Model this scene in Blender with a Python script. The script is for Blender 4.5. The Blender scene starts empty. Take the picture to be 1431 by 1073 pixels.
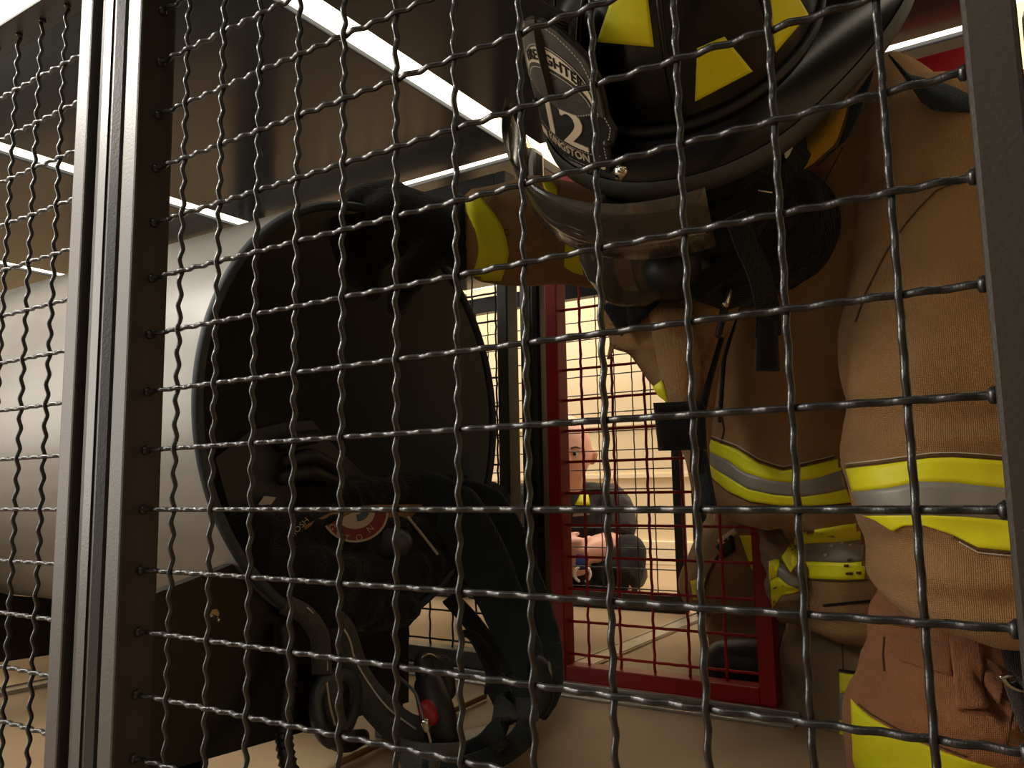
import bpy, bmesh, math, random
from mathutils import Vector, Matrix, noise
from mathutils.bvhtree import BVHTree
random.seed(7)
scene = bpy.context.scene
C = bpy.data.collections.new('maze'); scene.collection.children.link(C)
FLOOR = 0.0
EYE = Vector((0, 0, 0.315))                     # the camera stands 0.315 m above the maze floor
# ---------------------------------------------------------------- camera (three vanishing points of the cage)
F = 1136.0; CX, CY = 715.5, 536.5
RX = Vector((0.83960804, -0.08247205, -0.53689543))    # world X, Y, Z seen in camera axes (right, down, forward)
RY = Vector((0.54287868, 0.09379702, 0.83455668))
RZ = Vector((-0.01846841, -0.99216958, 0.12352505))
def c2w(v): v = Vector(v); return Vector((RX.dot(v), RY.dot(v), RZ.dot(v)))
cam_d = bpy.data.cameras.new('camera'); cam = bpy.data.objects.new('camera', cam_d); C.objects.link(cam)
ax, ay, az = c2w((1, 0, 0)), c2w((0, -1, 0)), c2w((0, 0, -1))
cam.matrix_world = Matrix(((ax.x, ay.x, az.x, EYE.x), (ax.y, ay.y, az.y, EYE.y), (ax.z, ay.z, az.z, EYE.z), (0, 0, 0, 1)))
cam_d.sensor_width = 36; cam_d.lens = 36 * F / 1431; cam_d.clip_start = 0.02
scene.camera = cam
# ---------------------------------------------------------------- world, lights, exposure
w = bpy.data.worlds.new('world'); scene.world = w; w.use_nodes = True
w.node_tree.nodes['Background'].inputs[0].default_value = (1.0, 0.92, 0.80, 1)
w.node_tree.nodes['Background'].inputs[1].default_value = 0.11
vs = scene.view_settings; vs.view_transform = 'Standard'; vs.look = 'None'; vs.gamma = 1; vs.use_curve_mapping = False
vs.exposure = 0.0
def area(name, loc, target, sx, sy, power, col):
    l = bpy.data.lights.new(name, 'AREA'); l.shape = 'RECTANGLE'; l.size = sx; l.size_y = sy; l.energy = power; l.color = col
    o = bpy.data.objects.new(name, l); C.objects.link(o); o.location = loc
    o.rotation_euler = (Vector(target) - Vector(loc)).to_track_quat('-Z', 'Y').to_euler(); return o
area('back_hall_lamp', (-1.2, 2.55, 2.3), (-1.2, 2.7, 0), 2.6, 0.5, 72, (1, .88, .68))
area('back_hall_lamp', (-2.9, 1.6, 2.3), (-2.2, 2.9, 0.4), 0.6, 1.6, 34, (1, .88, .68))
area('left_hall_lamp', (-1.5, -0.1, 1.25), (-0.95, .5, 0.5), 0.5, 0.25, 24, (1, .93, .82))
area('left_hall_window', (-3.3, -1.15, .95), (-.7, .42, .45), 2.0, 1.7, 66, (1, .93, .82))
area('front_hall_lamp', (-0.1, -1.1, 2.2), (0.0, .8, .3), 1.6, 0.5, 7.0, (1, .87, .68))
# ---------------------------------------------------------------- materials
M = {}
def mat(name, col, rough=.6, metal=0, var=0, vscale=20, bump=0, bscale=200, emit=0, trans=0, spec=.5, alpha=1, stretch=None, coat=0):
    m = bpy.data.materials.new(name); m.use_nodes = True; nt = m.node_tree; b = nt.nodes['Principled BSDF']
    b.inputs['Base Color'].default_value = (*col, 1); b.inputs['Roughness'].default_value = rough; b.inputs['Metallic'].default_value = metal
    b.inputs['Specular IOR Level'].default_value = spec; b.inputs['Coat Weight'].default_value = coat
    if trans: b.inputs['Transmission Weight'].default_value = trans
    if alpha < 1: b.inputs['Alpha'].default_value = alpha
    if emit:
        b.inputs['Emission Color'].default_value = (*col, 1); b.inputs['Emission Strength'].default_value = emit
    tc = nt.nodes.new('ShaderNodeTexCoord'); mp = nt.nodes.new('ShaderNodeMapping'); nt.links.new(tc.outputs['Object'], mp.inputs['Vector'])
    if stretch: mp.inputs['Scale'].default_value = stretch
    if var:
        n = nt.nodes.new('ShaderNodeTexNoise'); n.inputs['Scale'].default_value = vscale; n.inputs['Detail'].default_value = 6
        r = nt.nodes.new('ShaderNodeValToRGB'); r.color_ramp.elements[0].position = .3; r.color_ramp.elements[1].position = .7
        r.color_ramp.elements[0].color = (*[c * (1 - var) for c in col], 1); r.color_ramp.elements[1].color = (*[min(1, c * (1 + var)) for c in col], 1)
        nt.links.new(mp.outputs[0], n.inputs['Vector']); nt.links.new(n.outputs[0], r.inputs[0]); nt.links.new(r.outputs[0], b.inputs['Base Color'])
    if bump:
        n = nt.nodes.new('ShaderNodeTexNoise'); n.inputs['Scale'].default_value = bscale; n.inputs['Detail'].default_value = 4
        bp = nt.nodes.new('ShaderNodeBump'); bp.inputs['Strength'].default_value = bump; bp.inputs['Distance'].default_value = .002
        nt.links.new(mp.outputs[0], n.inputs['Vector']); nt.links.new(n.outputs[0], bp.inputs['Height']); nt.links.new(bp.outputs[0], b.inputs['Normal'])
    M[name] = m; return m
mat('wire_paint', (.014, .013, .012), .33, .0, spec=.6, bump=.25, bscale=300)
mat('far_wire_paint', (.02, .018, .016), .4)
mat('red_paint', (.34, .008, .008), .42, var=.18, vscale=9)
mat('red_wire_paint', (.40, .012, .012), .4)
mat('frame_paint', (.034, .028, .022), .46, spec=.5, bump=.1, bscale=400)
mat('dark_frame_paint', (.018, .017, .016), .38, spec=.6, bump=.1, bscale=400)
mat('black_paint', (.012, .012, .012), .3, spec=.6)
mat('ceiling_gloss', (.058, .07, .088), .2, spec=.45, bump=.1, bscale=9)
mat('light_diffuser', (1, .9, .68), .5, emit=2.6)
mat('floor_tan', (.37, .26, .155), .5, var=.1, vscale=3, bump=.15, bscale=90)
mat('floor_metal', (.48, .45, .40), .35, .7, var=.15, vscale=30)
mat('wall_cream', (.80, .66, .45), .7, var=.03, vscale=2)
mat('wall_trim', (.88, .76, .56), .5)
mat('tube_plastic', (.25, .235, .205), .38, var=.14, vscale=2.2, spec=.55, stretch=(.5, 1, 6), bump=.06, bscale=14)
mat('tube_inside', (.25, .26, .23), .55, var=.12, vscale=4)
mat('tube_rim', (.045, .056, .066), .6)
def cloth(name, col, var=.13, vs=14):
    m = mat(name, col, .92, var=var, vscale=vs, spec=.2); nt = m.node_tree; b = nt.nodes['Principled BSDF']
    tc = nt.nodes.new('ShaderNodeTexCoord'); hs = []
    for i, (sc, d) in enumerate(((420, 'X'), (420, 'Z'))):
        wv = nt.nodes.new('ShaderNodeTexWave'); wv.bands_direction = d; wv.inputs['Scale'].default_value = 190; wv.inputs['Distortion'].default_value = 1.5
        nt.links.new(tc.outputs['Object'], wv.inputs['Vector']); hs.append(wv)
    ad = nt.nodes.new('ShaderNodeMath'); nt.links.new(hs[0].outputs['Fac'], ad.inputs[0]); nt.links.new(hs[1].outputs['Fac'], ad.inputs[1])
    nz = nt.nodes.new('ShaderNodeTexNoise'); nz.inputs['Scale'].default_value = 22; nz.inputs['Distortion'].default_value = .6; nz.inputs['Detail'].default_value = 5
    a2 = nt.nodes.new('ShaderNodeMath'); a2.operation = 'MULTIPLY_ADD'; a2.inputs[1].default_value = 9
    nt.links.new(nz.outputs[0], a2.inputs[0]); nt.links.new(ad.outputs[0], a2.inputs[2])
    bp = nt.nodes.new('ShaderNodeBump'); bp.inputs['Strength'].default_value = .5; bp.inputs['Distance'].default_value = .0016
    nt.links.new(a2.outputs[0], bp.inputs['Height']); nt.links.new(bp.outputs[0], b.inputs['Normal'])
    b.inputs['Sheen Weight'].default_value = .15
    return m
cloth('coat_tan', (.40, .225, .095)); cloth('trouser_lit', (.47, .21, .095)); cloth('trouser_shaded', (.30, .215, .12))  # one trouser cloth: near leg's light and far leg's shade painted into the colours
cloth('sleeve_far', (.30, .145, .07)); cloth('other_coat', (.34, .23, .12)); cloth('black_cloth', (.008, .008, .009), .2)
cloth('navy_cloth', (.03, .042, .055), .15); cloth('strap_navy', (.022, .03, .034), .2); cloth('strap_grey', (.10, .095, .085), .12)
cloth('uniform_dark', (.045, .043, .045), .15); cloth('mustard', (.62, .36, .03), .08)
mat('hi_vis', (1.0, .93, .015), .5, var=.07, vscale=18, bump=.25, bscale=120)
mat('silver_tape', (.33, .31, .27), .45, .15, var=.08, vscale=40, bump=.2, bscale=160)
mat('stitching', (.10, .055, .02), .8); mat('white_thread', (.62, .56, .45), .7)
mat('helmet_black', (.006, .006, .006), .25, spec=.45); mat('brim_edge', (.075, .08, .08), .6)
mat('leather', (.02, .018, .016), .5, var=.2, vscale=60, bump=.3, bscale=300); mat('leather_grey', (.085, .078, .068), .42, var=.15, vscale=40, bump=.2, bscale=300)
mat('cream_inlay', (.88, .76, .56), .6); mat('chrome', (.7, .68, .62), .2, 1)
mat('rubber', (.014, .014, .015), .5, bump=.2, bscale=80); mat('grey_rubber', (.07, .07, .068), .45)
mat('skin', (.85, .46, .37), .5, var=.06, vscale=20); mat('eye_white', (.8, .75, .7), .3); mat('pupil', (.02, .015, .01), .2)
mat('lip', (.45, .2, .16), .5); mat('white_label', (.62, .58, .48), .6); mat('patch_red', (.2, .03, .03), .7)
mat('patch_brown', (.30, .16, .06), .8, var=.15); mat('patch_blue', (.08, .11, .16), .7); mat('patch_pale', (.5, .42, .33), .7)
mat('pack_plastic', (.05, .055, .06), .42, spec=.5); mat('knob_red', (.32, .01, .012), .4)
mat('blue_web', (.02, .04, .22), .8); mat('white_glow_tape', (.95, .95, 1), .4)
def clear(name, tint, alpha):
    m = bpy.data.materials.new(name); m.use_nodes = True; nt = m.node_tree; nt.nodes.clear()
    o = nt.nodes.new('ShaderNodeOutputMaterial'); t = nt.nodes.new('ShaderNodeBsdfTransparent'); g = nt.nodes.new('ShaderNodeBsdfGlossy'); d = nt.nodes.new('ShaderNodeBsdfDiffuse')
    t.inputs[0].default_value = (*tint, 1); g.inputs['Roughness'].default_value = .12; d.inputs[0].default_value = (.5, .45, .36, 1)
    fr = nt.nodes.new('ShaderNodeFresnel'); fr.inputs[0].default_value = 1.5
    n = nt.nodes.new('ShaderNodeTexNoise'); n.inputs['Scale'].default_value = 45; n.inputs['Detail'].default_value = 8
    mu = nt.nodes.new('ShaderNodeMath'); mu.operation = 'MULTIPLY'; mu.inputs[1].default_value = alpha
    m1 = nt.nodes.new('ShaderNodeMixShader'); m2 = nt.nodes.new('ShaderNodeMixShader'); L = nt.links
    L.new(n.outputs[0], mu.inputs[0]); L.new(mu.outputs[0], m1.inputs[0]); L.new(t.outputs[0], m1.inputs[1]); L.new(d.outputs[0], m1.inputs[2])
    L.new(fr.outputs[0], m2.inputs[0]); L.new(m1.outputs[0], m2.inputs[1]); L.new(g.outputs[0], m2.inputs[2]); L.new(m2.outputs[0], o.inputs[0])
    M[name] = m
clear('visor_clear', (.88, .86, .8), .26); clear('lens_clear', (.6, .58, .52), .22)
# ---------------------------------------------------------------- helpers
def at(px, py, z):                                   # pixel and distance ahead of the camera -> a point in the room
    return EYE + c2w(((px - CX) / F * z, (py - CY) / F * z, z))
def rdir(px, py): return c2w(((px - CX) / F, (py - CY) / F, 1)).normalized()
def onX(px, py, x): r = rdir(px, py); return EYE + r * (x / r.x)
def onY(px, py, y): r = rdir(px, py); return EYE + r * (y / r.y)
def link(name, me, m, parent=None, smooth=False):
    if m is not None and not me.materials: me.materials.append(M[m] if isinstance(m, str) else m)
    if smooth: me.polygons.foreach_set('use_smooth', [True] * len(me.polygons))
    o = bpy.data.objects.new(name, me); C.objects.link(o)
    if parent is not None: o.parent = parent
    return o
def obj(name, bm, m, parent=None, smooth=False, **props):
    bmesh.ops.recalc_face_normals(bm, faces=bm.faces)
    me = bpy.data.meshes.new(name); bm.to_mesh(me); bm.free()
    o = link(name, me, m, parent, smooth)
    for k, v in props.items(): o[k] = v
    return o
def thing(name, label, cat, group=None, loc=(0, 0, 0)):
    o = bpy.data.objects.new(name, None); C.objects.link(o); o.location = loc; o.empty_display_size = .05
    o['label'] = label; o['category'] = cat
    if group: o['group'] = group
    return o
def tag(o, label, cat, group=None):
    o['label'] = label; o['category'] = cat
    if group: o['group'] = group
    return o
def box(bm, x0, x1, y0, y1, z0, z1, bev=0):
    g = bmesh.new(); bmesh.ops.create_cube(g, size=1)
    for v in g.verts: v.co = Vector((x0 + (v.co.x + .5) * (x1 - x0), y0 + (v.co.y + .5) * (y1 - y0), z0 + (v.co.z + .5) * (z1 - z0)))
    if bev: bmesh.ops.bevel(g, geom=list(g.edges), offset=bev, segments=2, affect='EDGES', profile=.6)
    me = bpy.data.meshes.new('t'); g.to_mesh(me); g.free(); bm.from_mesh(me); bpy.data.meshes.remove(me); return bm
def frames(pts):
    T = []
    for i in range(len(pts)):
        a = pts[max(i - 1, 0)]; b = pts[min(i + 1, len(pts) - 1)]; d = (b - a); T.append(d.normalized() if d.length > 1e-9 else Vector((0, 0, 1)))
    n = T[0].orthogonal().normalized(); out = []
    for t in T:
        n = (n - t * n.dot(t)); n = n.normalized() if n.length > 1e-6 else t.orthogonal().normalized(); out.append((t, n, t.cross(n)))
    return out
def catmull(pts, k=4):
    pts = [Vector(p) for p in pts]
    if len(pts) < 3 or k < 2: return pts
    out = []
    for i in range(len(pts) - 1):
        p0 = pts[max(i - 1, 0)]; p1 = pts[i]; p2 = pts[i + 1]; p3 = pts[min(i + 2, len(pts) - 1)]
        for j in range(k):
            t = j / k; out.append(.5 * ((2 * p1) + (p2 - p0) * t + (2 * p0 - 5 * p1 + 4 * p2 - p3) * t * t + (3 * p1 - p0 - 3 * p2 + p3) * t ** 3))
    out.append(pts[-1]); return out
def ring_skin(bm, rings, cap=True):
    R = [[bm.verts.new(p) for p in r] for r in rings]; n = len(R[0])
    for a, b in zip(R, R[1:]):
        for i in range(n): bm.faces.new((a[i], a[(i + 1) % n], b[(i + 1) % n], b[i]))
    if cap: bm.faces.new(R[0][::-1]); bm.faces.new(R[-1])
def chain(bm, pts, rad, n=12, k=4, round_ends=True, flat=1.0):   # tapered limb / hose with rounded ends
    P = catmull(pts, k); m = len(pts)
    if not hasattr(rad, '__len__'): rad = [rad] * m
    Q = [Vector((r, 0, 0)) for r in rad]; Rr = [q.x for q in (catmull(Q, k) if m > 2 and k > 1 else Q)]
    fr = frames(P); rings = []
    def ring(c, f, r): return [c + (f[1] * math.cos(a) + f[2] * math.sin(a) * flat) * r for a in (2 * math.pi * i / n for i in range(n))]
    if round_ends:
        for a in (80, 55, 28): rings.append(ring(P[0] - fr[0][0] * Rr[0] * math.sin(math.radians(a)), fr[0], Rr[0] * math.cos(math.radians(a))))
    for c, f, r in zip(P, fr, Rr): rings.append(ring(c, f, r))
    if round_ends:
        for a in (28, 55, 80): rings.append(ring(P[-1] + fr[-1][0] * Rr[-1] * math.sin(math.radians(a)), fr[-1], Rr[-1] * math.cos(math.radians(a))))
    ring_skin(bm, rings); return bm
def rows(bm, data, n=28, k=3, p=2.3):                # (py, xl, xr, z, half depth): horizontal sections of a garment
    D = catmull([Vector((d[0], (d[1] + d[2]) / 2, (d[2] - d[1]) / 2)) for d in data], k); E = catmull([Vector((d[3], d[4], 0)) for d in data], k); rings = []
    for d, e in zip(D, E):
        c = at(d.y, d.x, e.x); ex = at(d.y + d.z, d.x, e.x) - c; ez = c2w((0, 0, 1)) * e.y
        rings.append([c + ex * math.copysign(abs(math.cos(a)) ** (2 / p), math.cos(a)) + ez * math.copysign(abs(math.sin(a)) ** (2 / p), math.sin(a)) for a in (2 * math.pi * i / n for i in range(n))])
    ring_skin(bm, rings)
def cols(bm, data, n=24, k=3):                       # (px, yt, yb, z, half depth): vertical sections of a sideways limb
    D = catmull([Vector((d[0], (d[1] + d[2]) / 2, (d[2] - d[1]) / 2)) for d in data], k); E = catmull([Vector((d[3], d[4], 0)) for d in data], k); rings = []
    for d, e in zip(D, E):
        c = at(d.x, d.y, e.x); ex = at(d.x, d.y + d.z, e.x) - c; ez = c2w((0, 0, 1)) * e.y
        rings.append([c + ex * math.cos(a) + ez * math.sin(a) for a in (2 * math.pi * i / n for i in range(n))])
    ring_skin(bm, rings)
def fuse(bm, voxel, smooth=3, wrinkle=0, folds=None, wscale=9):   # union of overlapping shapes into ONE continuous surface
    bmesh.ops.recalc_face_normals(bm, faces=bm.faces)
    me = bpy.data.meshes.new('t'); bm.to_mesh(me); bm.free(); o = bpy.data.objects.new('t', me); C.objects.link(o)
    m = o.modifiers.new('r', 'REMESH'); m.mode = 'VOXEL'; m.voxel_size = voxel
    if smooth: s = o.modifiers.new('s', 'SMOOTH'); s.iterations = smooth; s.factor = .5
    dg = bpy.context.evaluated_depsgraph_get(); e = o.evaluated_get(dg); out = bpy.data.meshes.new_from_object(e)
    bpy.data.objects.remove(o); bpy.data.meshes.remove(me)
    if wrinkle or folds:
        N = [v.normal.copy() for v in out.vertices]
        for v, nn in zip(out.vertices, N):
            p = v.co; d = 0
            if wrinkle:
                q = Vector((p.x * wscale, p.y * wscale, p.z * wscale * .8)); wv = noise.noise_vector(q * .7)
                r = 1 - abs(noise.noise(q + wv * 1.2)) * 2.4; d += wrinkle * (r - .4) + wrinkle * .5 * noise.noise(q * 2.6)
            if folds: d += folds(p)
            v.co = p + nn * d
    out.update(); return out
def crease(points, z, depth, width):                 # a fold line drawn on cloth: a furrow with raised lips
    P = [at(x, y, z) for x, y in points]
    def f(p):
        best = 9
        for a, b in zip(P, P[1:]):
            ab = b - a; t = max(0, min(1, (p - a).dot(ab) / ab.length_squared)); q = a + ab * t
            v = p - q; v -= V_AX * v.dot(V_AX) * .85; best = min(best, v.length)
        x = best / width
        return 0 if x > 3 else -depth * math.exp(-x * x) + depth * .7 * math.exp(-(x - 1.6) ** 2 * 2)
    return f
V_AX = c2w((0, 0, 1))
def lerp_poly(L, t):
    L = [Vector((p[0], p[1], p[2] if len(p) > 2 else 0)) for p in L]; d = [0]
    for a, b in zip(L, L[1:]): d.append(d[-1] + (b - a).length)
    s = t * d[-1]
    for i in range(len(L) - 1):
        if s <= d[i + 1] or i == len(L) - 2: return L[i].lerp(L[i + 1], (s - d[i]) / max(d[i + 1] - d[i], 1e-9))
def bvh_of(*objs):
    V = []; P = []
    for o in objs:
        b = len(V); V += [o.matrix_world @ v.co for v in o.data.vertices]; P += [[b + i for i in p.vertices] for p in o.data.polygons]
    return BVHTree.FromPolygons(V, P)
def laid(name, bv, top, bot, m, parent, off=.002, th=.0025, nu=24, nv=4, **props):  # cloth strip sewn onto the surface it lies on
    bm = bmesh.new(); G = []
    for i in range(nu + 1):
        a = lerp_poly(top, i / nu); b = lerp_poly(bot, i / nu); row = []
        for j in range(nv + 1):
            q = a.lerp(b, j / nv); d = rdir(q.x, q.y); h = bv.ray_cast(EYE, d)
            if h[0] is None: row.append(None); continue
            n = h[1] if h[1].dot(d) < 0 else -h[1]; row.append((h[0], n, d))
        G.append(row)
    # drop outliers that fell through to a farther layer
    V = {}
    for i, row in enumerate(G):
        for j, c in enumerate(row):
            if c: V[i, j] = (bm.verts.new(c[0] + (c[1] - c[2]).normalized() * off), bm.verts.new(c[0] - c[1] * th * .2 + c[2] * th * .3), (c[0] - EYE).length)
    faces = set()
    for i in range(nu):
        for j in range(nv):
            k = [(i, j), (i + 1, j), (i + 1, j + 1), (i, j + 1)]
            if all(q in V for q in k):
                ds = [V[q][2] for q in k]
                if max(ds) - min(ds) < .05: faces.add((i, j)); bm.faces.new([V[q][0] for q in k])
    left = set(faces); best = set()
    while left:
        st = [left.pop()]; comp = set(st)
        while st:
            i, j = st.pop()
            for q in ((i + 1, j), (i - 1, j), (i, j + 1), (i, j - 1)):
                if q in left: left.discard(q); comp.add(q); st.append(q)
        if len(comp) > len(best): best = comp
    faces = best; bmesh.ops.delete(bm, geom=list(bm.faces), context='FACES_ONLY')
    for (i, j) in faces: bm.faces.new([V[q][0] for q in ((i, j), (i + 1, j), (i + 1, j + 1), (i, j + 1))])
    for (i, j) in faces:
        for (di, dj, a, b) in ((0, -1, (i, j), (i + 1, j)), (0, 1, (i + 1, j + 1), (i, j + 1)), (-1, 0, (i, j + 1), (i, j)), (1, 0, (i + 1, j), (i + 1, j + 1))):
            if (i + di, j + dj) not in faces:
                try: bm.faces.new((V[a][0], V[a][1], V[b][1], V[b][0]))
                except ValueError: pass
    bmesh.ops.delete(bm, geom=[v for v in bm.verts if not v.link_faces], context='VERTS')
    if not bm.faces: bm.free(); print('LAID EMPTY', name, top[0]); return None
    return obj(name, bm, m, parent, smooth=True, **props)
def seam(name, bv, line, wpx, m, parent, **kw):
    top = []; bot = []
    L = [Vector((x, y, 0)) for x, y in line]
    for i, p in enumerate(L):
        t = (L[min(i + 1, len(L) - 1)] - L[max(i - 1, 0)]).normalized(); n = Vector((-t.y, t.x, 0)) * wpx / 2
        top.append((p.x - n.x, p.y - n.y)); bot.append((p.x + n.x, p.y + n.y))
    return laid(name, bv, top, bot, m, parent, nv=1, **kw)
def sheet(name, A, B, m, parent=None, th=.003, nu=14, nv=6, bulge=0, smooth=True, **props):  # cloth panel between two 3D edges (pixel, pixel, distance)
    bm = bmesh.new(); F_, K = [], []
    for i in range(nu + 1):
        a = lerp_poly(A, i / nu); b = lerp_poly(B, i / nu); fr, bk = [], []
        for j in range(nv + 1):
            q = a.lerp(b, j / nv); z = q.z - bulge * math.sin(math.pi * j / nv) * math.sin(math.pi * min(1, max(0, i / nu)))
            w_ = noise.noise(Vector((q.x * .02, q.y * .02, 3))) * .006
            fr.append(bm.verts.new(at(q.x, q.y, z + w_))); bk.append(bm.verts.new(at(q.x, q.y, z + w_) + V_AX * th))
        F_.append(fr); K.append(bk)
    for i in range(nu):
        for j in range(nv):
            bm.faces.new((F_[i][j], F_[i + 1][j], F_[i + 1][j + 1], F_[i][j + 1])); bm.faces.new((K[i][j], K[i][j + 1], K[i + 1][j + 1], K[i + 1][j]))
    for i in range(nu):
        bm.faces.new((F_[i][0], K[i][0], K[i + 1][0], F_[i + 1][0])); bm.faces.new((F_[i][nv], F_[i + 1][nv], K[i + 1][nv], K[i][nv]))
    for j in range(nv):
        bm.faces.new((F_[0][j], F_[0][j + 1], K[0][j + 1], K[0][j])); bm.faces.new((F_[nu][j], K[nu][j], K[nu][j + 1], F_[nu][j + 1]))
    return obj(name, bm, m, parent, smooth, **props)
def ribbon(bm, pts, width, th=.003, face=None, k=6, twist=0):   # webbing strap through 3D points, width in metres
    P = catmull(pts, k); rings = []; m = len(P)
    for i, p in enumerate(P):
        t = (P[min(i + 1, m - 1)] - P[max(i - 1, 0)]).normalized(); f = (face or V_AX)
        s = t.cross(f); s = s.normalized() if s.length > .05 else t.orthogonal().normalized()
        if twist: s = Matrix.Rotation(twist * i / m, 3, t) @ s
        n = s.cross(t).normalized(); wv = (width[0] + (width[1] - width[0]) * i / (m - 1)) if hasattr(width, '__len__') else width
        a, b = s * wv / 2, n * th / 2; rings.append([p - a - b, p + a - b, p + a + b, p - a + b])
    ring_skin(bm, rings); return bm
def poly_plate(bm, outline, origin, ex, ey, n, th):   # flat plate: 2D outline extruded
    a = [bm.verts.new(origin + ex * x + ey * y) for x, y in outline]; b = [bm.verts.new(v.co + n * th) for v in a]; k = len(a)
    bm.faces.new(a[::-1]); bm.faces.new(b)
    for i in range(k): bm.faces.new((a[i], a[(i + 1) % k], b[(i + 1) % k], b[i]))
def text_mesh(s, size, ext=.0006):
    c = bpy.data.curves.new('t', 'FONT'); c.body = s; c.size = size; c.extrude = ext; c.align_x = 'CENTER'; c.resolution_u = 3
    o = bpy.data.objects.new('t', c); C.objects.link(o); dg = bpy.context.evaluated_depsgraph_get(); me = bpy.data.meshes.new_from_object(o.evaluated_get(dg))
    bpy.data.objects.remove(o); return me
def text_on(name, s, size, fn, m, parent, bold=0, **kw):  # lettering whose flat coordinates are bent by fn(x, y, z)
    me = text_mesh(s, size)
    bm = bmesh.new(); bm.from_mesh(me)
    bmesh.ops.subdivide_edges(bm, edges=[e for e in bm.edges if e.calc_length() > size * .4], cuts=2)
    for v in bm.verts: v.co = fn(v.co.x * (1 + bold * .0), v.co.y, v.co.z)
    return obj(name, bm, m, parent, **kw)
# ---------------------------------------------------------------- the setting
def struct(name, bm, m, parent=None, smooth=False):
    o = obj(name, bm, m, parent, smooth)
    if parent is None: o['kind'] = 'structure'
    return o
ZC = .575 + .315                                     # underside of the cell roof
struct('floor', box(bmesh.new(), -5, 2.5, -1.6, 3.0, -.05, 0), 'floor_tan')
struct('wall_back', box(bmesh.new(), -5, 2.5, 3.0, 3.08, 0, 2.6), 'wall_cream')
struct('wall_left', box(bmesh.new(), -5.08, -5, -1.6, 3.08, 0, 2.6), 'wall_cream')
struct('wall_right', box(bmesh.new(), 2.5, 2.58, -1.6, 3.08, 0, 2.6), 'wall_cream')
struct('baseboard_back', box(bmesh.new(), -5, 2.5, 2.985, 3.0, 0, .09, .003), 'wall_trim')
for i, (z0, z1) in enumerate(((.545, .56), (.335, .35))):
    struct('trim_%d' % (i + 1), box(bmesh.new(), -5, 2.5, 2.992, 3.0, z0, z1), 'wall_trim')
XN = [-2.87, -2.14, -1.41, -.687, .036, .76]         # the cage grid: lines of posts
YN = [.412, 1.157, 1.925]
NX = XN[3]
# glossy roof boards, one per cell, with lit slots between them
for i in range(len(XN) - 1):
    for j in range(2):
        b = box(bmesh.new(), XN[i] + .017, XN[i + 1] - .030, YN[j] + (.012 if j else -.03), YN[j + 1] - .014, ZC, ZC + .02, .002)
        o = struct('ceiling' if (i, j) == (0, 0) else 'ceiling.%03d' % (i * 2 + j), b, 'ceiling_gloss')
def light_bar(x0, x1, y0, y1, lab):
    t = thing('ceiling_light', lab, 'light', None, ((x0 + x1) / 2, (y0 + y1) / 2, ZC))
    b = box(bmesh.new(), x0, x1, y0, y1, ZC + .006, ZC + .012); bmesh.ops.translate(b, verts=b.verts, vec=-t.location); obj('diffuser', b, 'light_diffuser', t)
    h = box(bmesh.new(), x0 - .004, x1 + .004, y0 - .004, y1 + .004, ZC + .012, ZC + .03); bmesh.ops.translate(h, verts=h.verts, vec=-t.location); obj('housing', h, 'frame_paint', t)
names = {2: 'long bright roof light slot seen through the left mesh panel', 3: 'bright diagonal roof light slot above the open tube end', 1: 'short roof light slot at the far left edge above the tube', 4: 'roof light slot above the tan coated firefighter, running away'}
for i in (1, 2, 3, 4):
    light_bar(XN[i] - .029, XN[i] + .016, .50, YN[1] - .02, names[i])
row = {1: 'roof light slot over the back mesh, far left cell', 2: 'roof light slot over the black back mesh behind the tube', 3: 'roof light slot over the red gate behind the helmet', 4: 'roof light slot at upper right beside the dark frame'}
for i in (1, 2, 3, 4):
    light_bar(XN[i] + (.018 if i < 4 else .0), (XN[i + 1] if i < 4 else .7) - .031, YN[1] - .013, YN[1] + .011, row[i])
light_bar(-1.38, -.72, 1.915, 1.94, 'far roof light slot above the distant mesh, left of the red post')
light_bar(-.67, .0, 1.915, 1.94, 'far roof light slot above the distant mesh, right of the red post')
# floor tracks
for k, (x0, x1, y0, y1) in enumerate([(NX - .034, NX + .012, YN[1] + .03, 2.9), (-1.445, -1.40, .46, 1.10), (-.652, -.29, 1.098, 1.135), (-1.36, -.71, 1.10, 1.135)]):
    b = bmesh.new(); box(b, x0, x1, y0, y1, 0, .004, .001)
    if k >= 2: box(b, x0, x1, y0 + .012, y0 + .02, .004, .011, .001); box(b, x0, x1, y1 - .007, y1, .004, .014, .001)
    else: box(b, x0 + .002, x0 + .005, y0, y1, .0035, .006); box(b, x1 - .005, x1 - .002, y0, y1, .0035, .006)
    struct('trim_%d' % (k + 3), b, 'floor_metal')
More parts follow.
